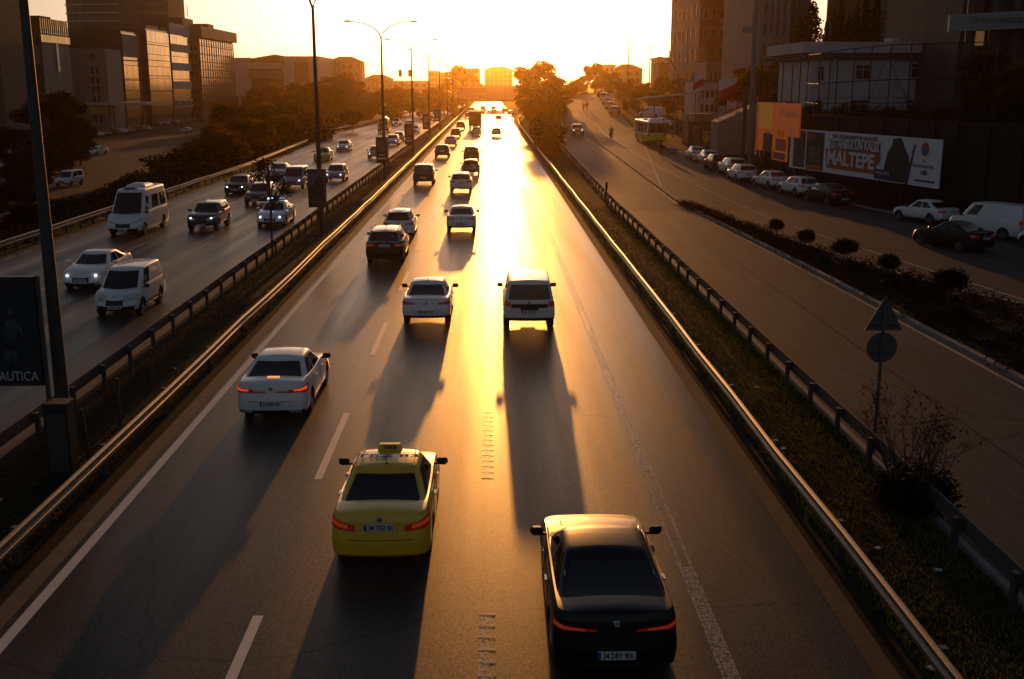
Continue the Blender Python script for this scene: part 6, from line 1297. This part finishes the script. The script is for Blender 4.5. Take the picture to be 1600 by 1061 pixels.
# ================================================================== people
M_cl = [mat('dark_clothes', (.03, .028, .035), .9), mat('blue_clothes', (.05, .06, .10), .9), mat('grey_clothes', (.14, .13, .13), .9), mat('white_clothes', (.5, .48, .46), .9), mat('brown_clothes', (.09, .06, .045), .9)]
M_skn = mat('skin', (.30, .17, .11), .6); M_hair = mat('hair', (.015, .012, .01), .8)
def person(loc, rz, label, top=0, legs=1, pose='walk', h=1.74, group=None):
    r = empty('person', loc, rz, label=label, cat='person', group=group); s = h/1.74
    st = .20 if pose == 'walk' else .04; sit = pose == 'ride'
    J = {'pel': (0, 0, .95), 'chest': (0, .02, 1.28), 'neck': (0, .02, 1.48), 'hd': (0, .04, 1.60), 'ht': (0, .03, 1.70)}
    ch = [('pel', 'chest'), ('chest', 'neck'), ('neck', 'hd'), ('hd', 'ht')]; rad = {'pel': .155, 'chest': .165, 'neck': .06, 'hd': .095, 'ht': .075}
    for sd, sg in (('l', -1), ('r', 1)):
        f = sg*st
        J.update({'hip'+sd: (sg*.09, 0, .90), 'kn'+sd: (sg*.10, f*.6+.03, .50), 'an'+sd: (sg*.10, f-.03, .09), 'to'+sd: (sg*.11, f+.14, .04), 'sh'+sd: (sg*.19, .0, 1.42), 'el'+sd: (sg*.25, -f*.5-.02, 1.14), 'wr'+sd: (sg*.25, -f*.9+.08, .90), 'pm'+sd: (sg*.25, -f+.10, .82)})
        if sit: J.update({'hip'+sd: (sg*.12, .05, .82), 'kn'+sd: (sg*.2, .45, .72), 'an'+sd: (sg*.18, .35, .32), 'to'+sd: (sg*.18, .52, .28), 'el'+sd: (sg*.27, .22, 1.15), 'wr'+sd: (sg*.25, .47, 1.05), 'pm'+sd: (sg*.24, .54, 1.04)})
        ch += [('pel', 'hip'+sd), ('hip'+sd, 'kn'+sd), ('kn'+sd, 'an'+sd), ('an'+sd, 'to'+sd), ('chest', 'sh'+sd), ('sh'+sd, 'el'+sd), ('el'+sd, 'wr'+sd), ('wr'+sd, 'pm'+sd)]
        rad.update({'hip'+sd: .10, 'kn'+sd: .065, 'an'+sd: .045, 'to'+sd: .04, 'sh'+sd: .075, 'el'+sd: .05, 'wr'+sd: .035, 'pm'+sd: .04})
        for q, (fx_, ln) in enumerate(((-.03, .075), (-.01, .085), (.01, .08), (.03, .065), (.045, .05))):
            p_ = J['pm'+sd]; J['f%d%s' % (q, sd)] = (p_[0]+(.01 if q < 4 else -.03*sg), p_[1]+fx_, p_[2]-ln) if not sit else (p_[0]+fx_, p_[1]+.04, p_[2]-ln*.5); ch.append(('pm'+sd, 'f%d%s' % (q, sd))); rad['f%d%s' % (q, sd)] = .010
    if sit:
        for k in ('pel', 'chest', 'neck', 'hd', 'ht'): x, y, z = J[k]; J[k] = (x, y + {'pel': 0, 'chest': .05, 'neck': .1, 'hd': .14, 'ht': .14}[k], z-.10)
    names = list(J); me = bpy.data.meshes.new('person_body'); me.from_pydata([tuple(Vector(J[k])*s) for k in names], [(names.index(a), names.index(b)) for a, b in ch], [])
    o = bpy.data.objects.new('body', me); COL.objects.link(o); md = o.modifiers.new('s', 'SKIN')
    for i, k in enumerate(names): me.skin_vertices[0].data[i].radius = (rad[k]*s, rad[k]*s*(.72 if k in ('pel', 'chest') else 1)); me.skin_vertices[0].data[i].use_root = (k == 'pel')
    sb_ = o.modifiers.new('u', 'SUBSURF'); sb_.levels = 1; sb_.render_levels = 1
    dg = bpy.context.evaluated_depsgraph_get(); m2 = bpy.data.meshes.new_from_object(o.evaluated_get(dg)); o.modifiers.clear(); o.data = m2; o.parent = r
    for m in (M_cl[top], M_cl[legs], M_skn, M_dark): m2.materials.append(m)
    for p_ in m2.polygons:
        z = p_.center.z/s; hand = abs(p_.center.x) > .19*s and z < (.93 if not sit else 1.07) and z > (.7 if not sit else .99) and p_.center.y > -.5 and (not sit or p_.center.y > .47*s)
        p_.material_index = 2 if (z > (1.49 if not sit else 1.39) or hand) else (3 if z < .11 else (1 if z < (.95 if not sit else .88) else 0)); p_.use_smooth = True
    hx = J['hd']; mb = MB(); mb.lathe([(hx[2]*s+.0, .100*s), (hx[2]*s+.06, .105*s), (hx[2]*s+.11, .085*s), (hx[2]*s+.145, .001)], 12, 'Z', (hx[0], (hx[1]-.02)*s, 0)); mb.build('hair', M_hair, r, True)
    mb = MB(); mb.lathe([(0, .001), (.02, .014), (.035, .006)], 6, 'Y', (0, (hx[1]+.07)*s, (hx[2]-.005)*s))
    for sg in (-1, 1): mb.box((sg*.035*s, (hx[1]+.088)*s, (hx[2]+.02)*s), (.022, .01, .012)); 
    mb.box((0, (hx[1]+.085)*s, (hx[2]-.055)*s), (.045, .01, .01)); mb.build('face', M_skn, r)
    return r
def pp(px, py, Y=None, **k):
    # walk down the slope until the pixel ray meets the road surface
    Y = 80.
    while Y < 320 and D(px, py, Y).z > zr(Y): Y += .5
    q = D(px, py, Y); return (q.x, Y, zr(Y)+.02)
person(pp(1032, 246), 2.4, 'person in dark clothes standing at the kerb between bus and planter', 0, 0, 'stand')
person(pp(917, 173), .3, 'person in dark clothes walking on the slip road, right one of the far pair', 0, 1, group='pair on the slip road'); person(pp(912, 175), .3, 'person in grey walking on the slip road, left one of the far pair', 2, 1, group='pair on the slip road')
px_l = [(1063, 219, 0, 'dark clothes, left end of the queue'), (1070, 223, 3, 'a white top, second in the queue'), (1077, 221, 1, 'blue, third in the queue'), (1114, 236, 0, 'black, beside the amber stop sign'), (1121, 238, 0, 'black, right of the amber stop sign'), (1057, 213, 4, 'brown, behind the queue'), (1134, 236, 4, 'brown, in front of the stair ramp'), (1272, 286, 3, 'white, standing below the banner')]
for px, py, t_, lb in px_l:
    if px == 1272: q = Vector((XY(1272, 83), 83, .1)); person((q.x, q.y, zr(83)+.12), 1.2, 'person in white standing between the parked cars and the banner', 3, 0, 'stand', group='people waiting at the bus stop'); continue
    q = pp(px, py); person((q[0], q[1], q[2]+.12), 2.5+.3*t_, 'person in %s at the bus stop' % lb, t_, 1, 'stand', group='people waiting at the bus stop')
# scooter and rider
q = pp(955, 217); r = empty('motor_scooter', (q[0], q[1], q[2]), .1, label='dark scooter ridden away along the slip road left of the bus', cat='scooter')
for y in (-.62, .62): mb = MB(); mb.lathe([(-.05, .12), (-.06, .22), (0, .26), (.06, .22), (.05, .12)], 18, 'X', (0, y, .26)); mb.build('wheel', M_tyre, r, True)
mb = MB(); mb.tube([(0, -.65, .55), (0, -.3, .62), (0, .05, .42), (0, .4, .45), (0, .58, .95)], [.12, .16, .12, .12, .06], 8); mb.build('frame', M_dark, r, True); mb = MB(); mb.tube([(-.33, .52, 1.02), (0, .58, 1.0), (.33, .52, 1.02)], .02, 6); mb.build('handlebar', M_steel, r)
mb = MB(); mb.box((0, -.2, .76), (.28, .7, .12), taper=.85); mb.build('seat', M_dark, r); mb = MB(); mb.box((0, -.78, .62), (.12, .06, .07)); mb.build('tail_light', M_tail, r)
person((q[0], q[1]-.15, q[2]+.02), .1, 'person in dark clothes riding the scooter', 0, 0, 'ride')
# ================================================================== haze
hz = MB(); hz.box((0, 2240, 48), (7200, 4700, 106)); hm = bpy.data.materials.new('haze_volume'); hm.use_nodes = True; t = hm.node_tree; t.nodes.clear()
o_ = t.nodes.new('ShaderNodeOutputMaterial'); v_ = t.nodes.new('ShaderNodeVolumePrincipled'); v_.inputs['Color'].default_value = (1.0, .66, .24, 1); v_.inputs['Density'].default_value = .00014; v_.inputs['Anisotropy'].default_value = .955
t.links.new(v_.outputs[0], o_.inputs['Volume']); tag(hz.build('haze', hm), 'warm sunset haze', 'haze', kind='stuff')
bpy.context.view_layer.update()
print('OBJECTS', len(bpy.data.objects), 'polys', sum(len(m.polygons) for m in bpy.data.meshes))
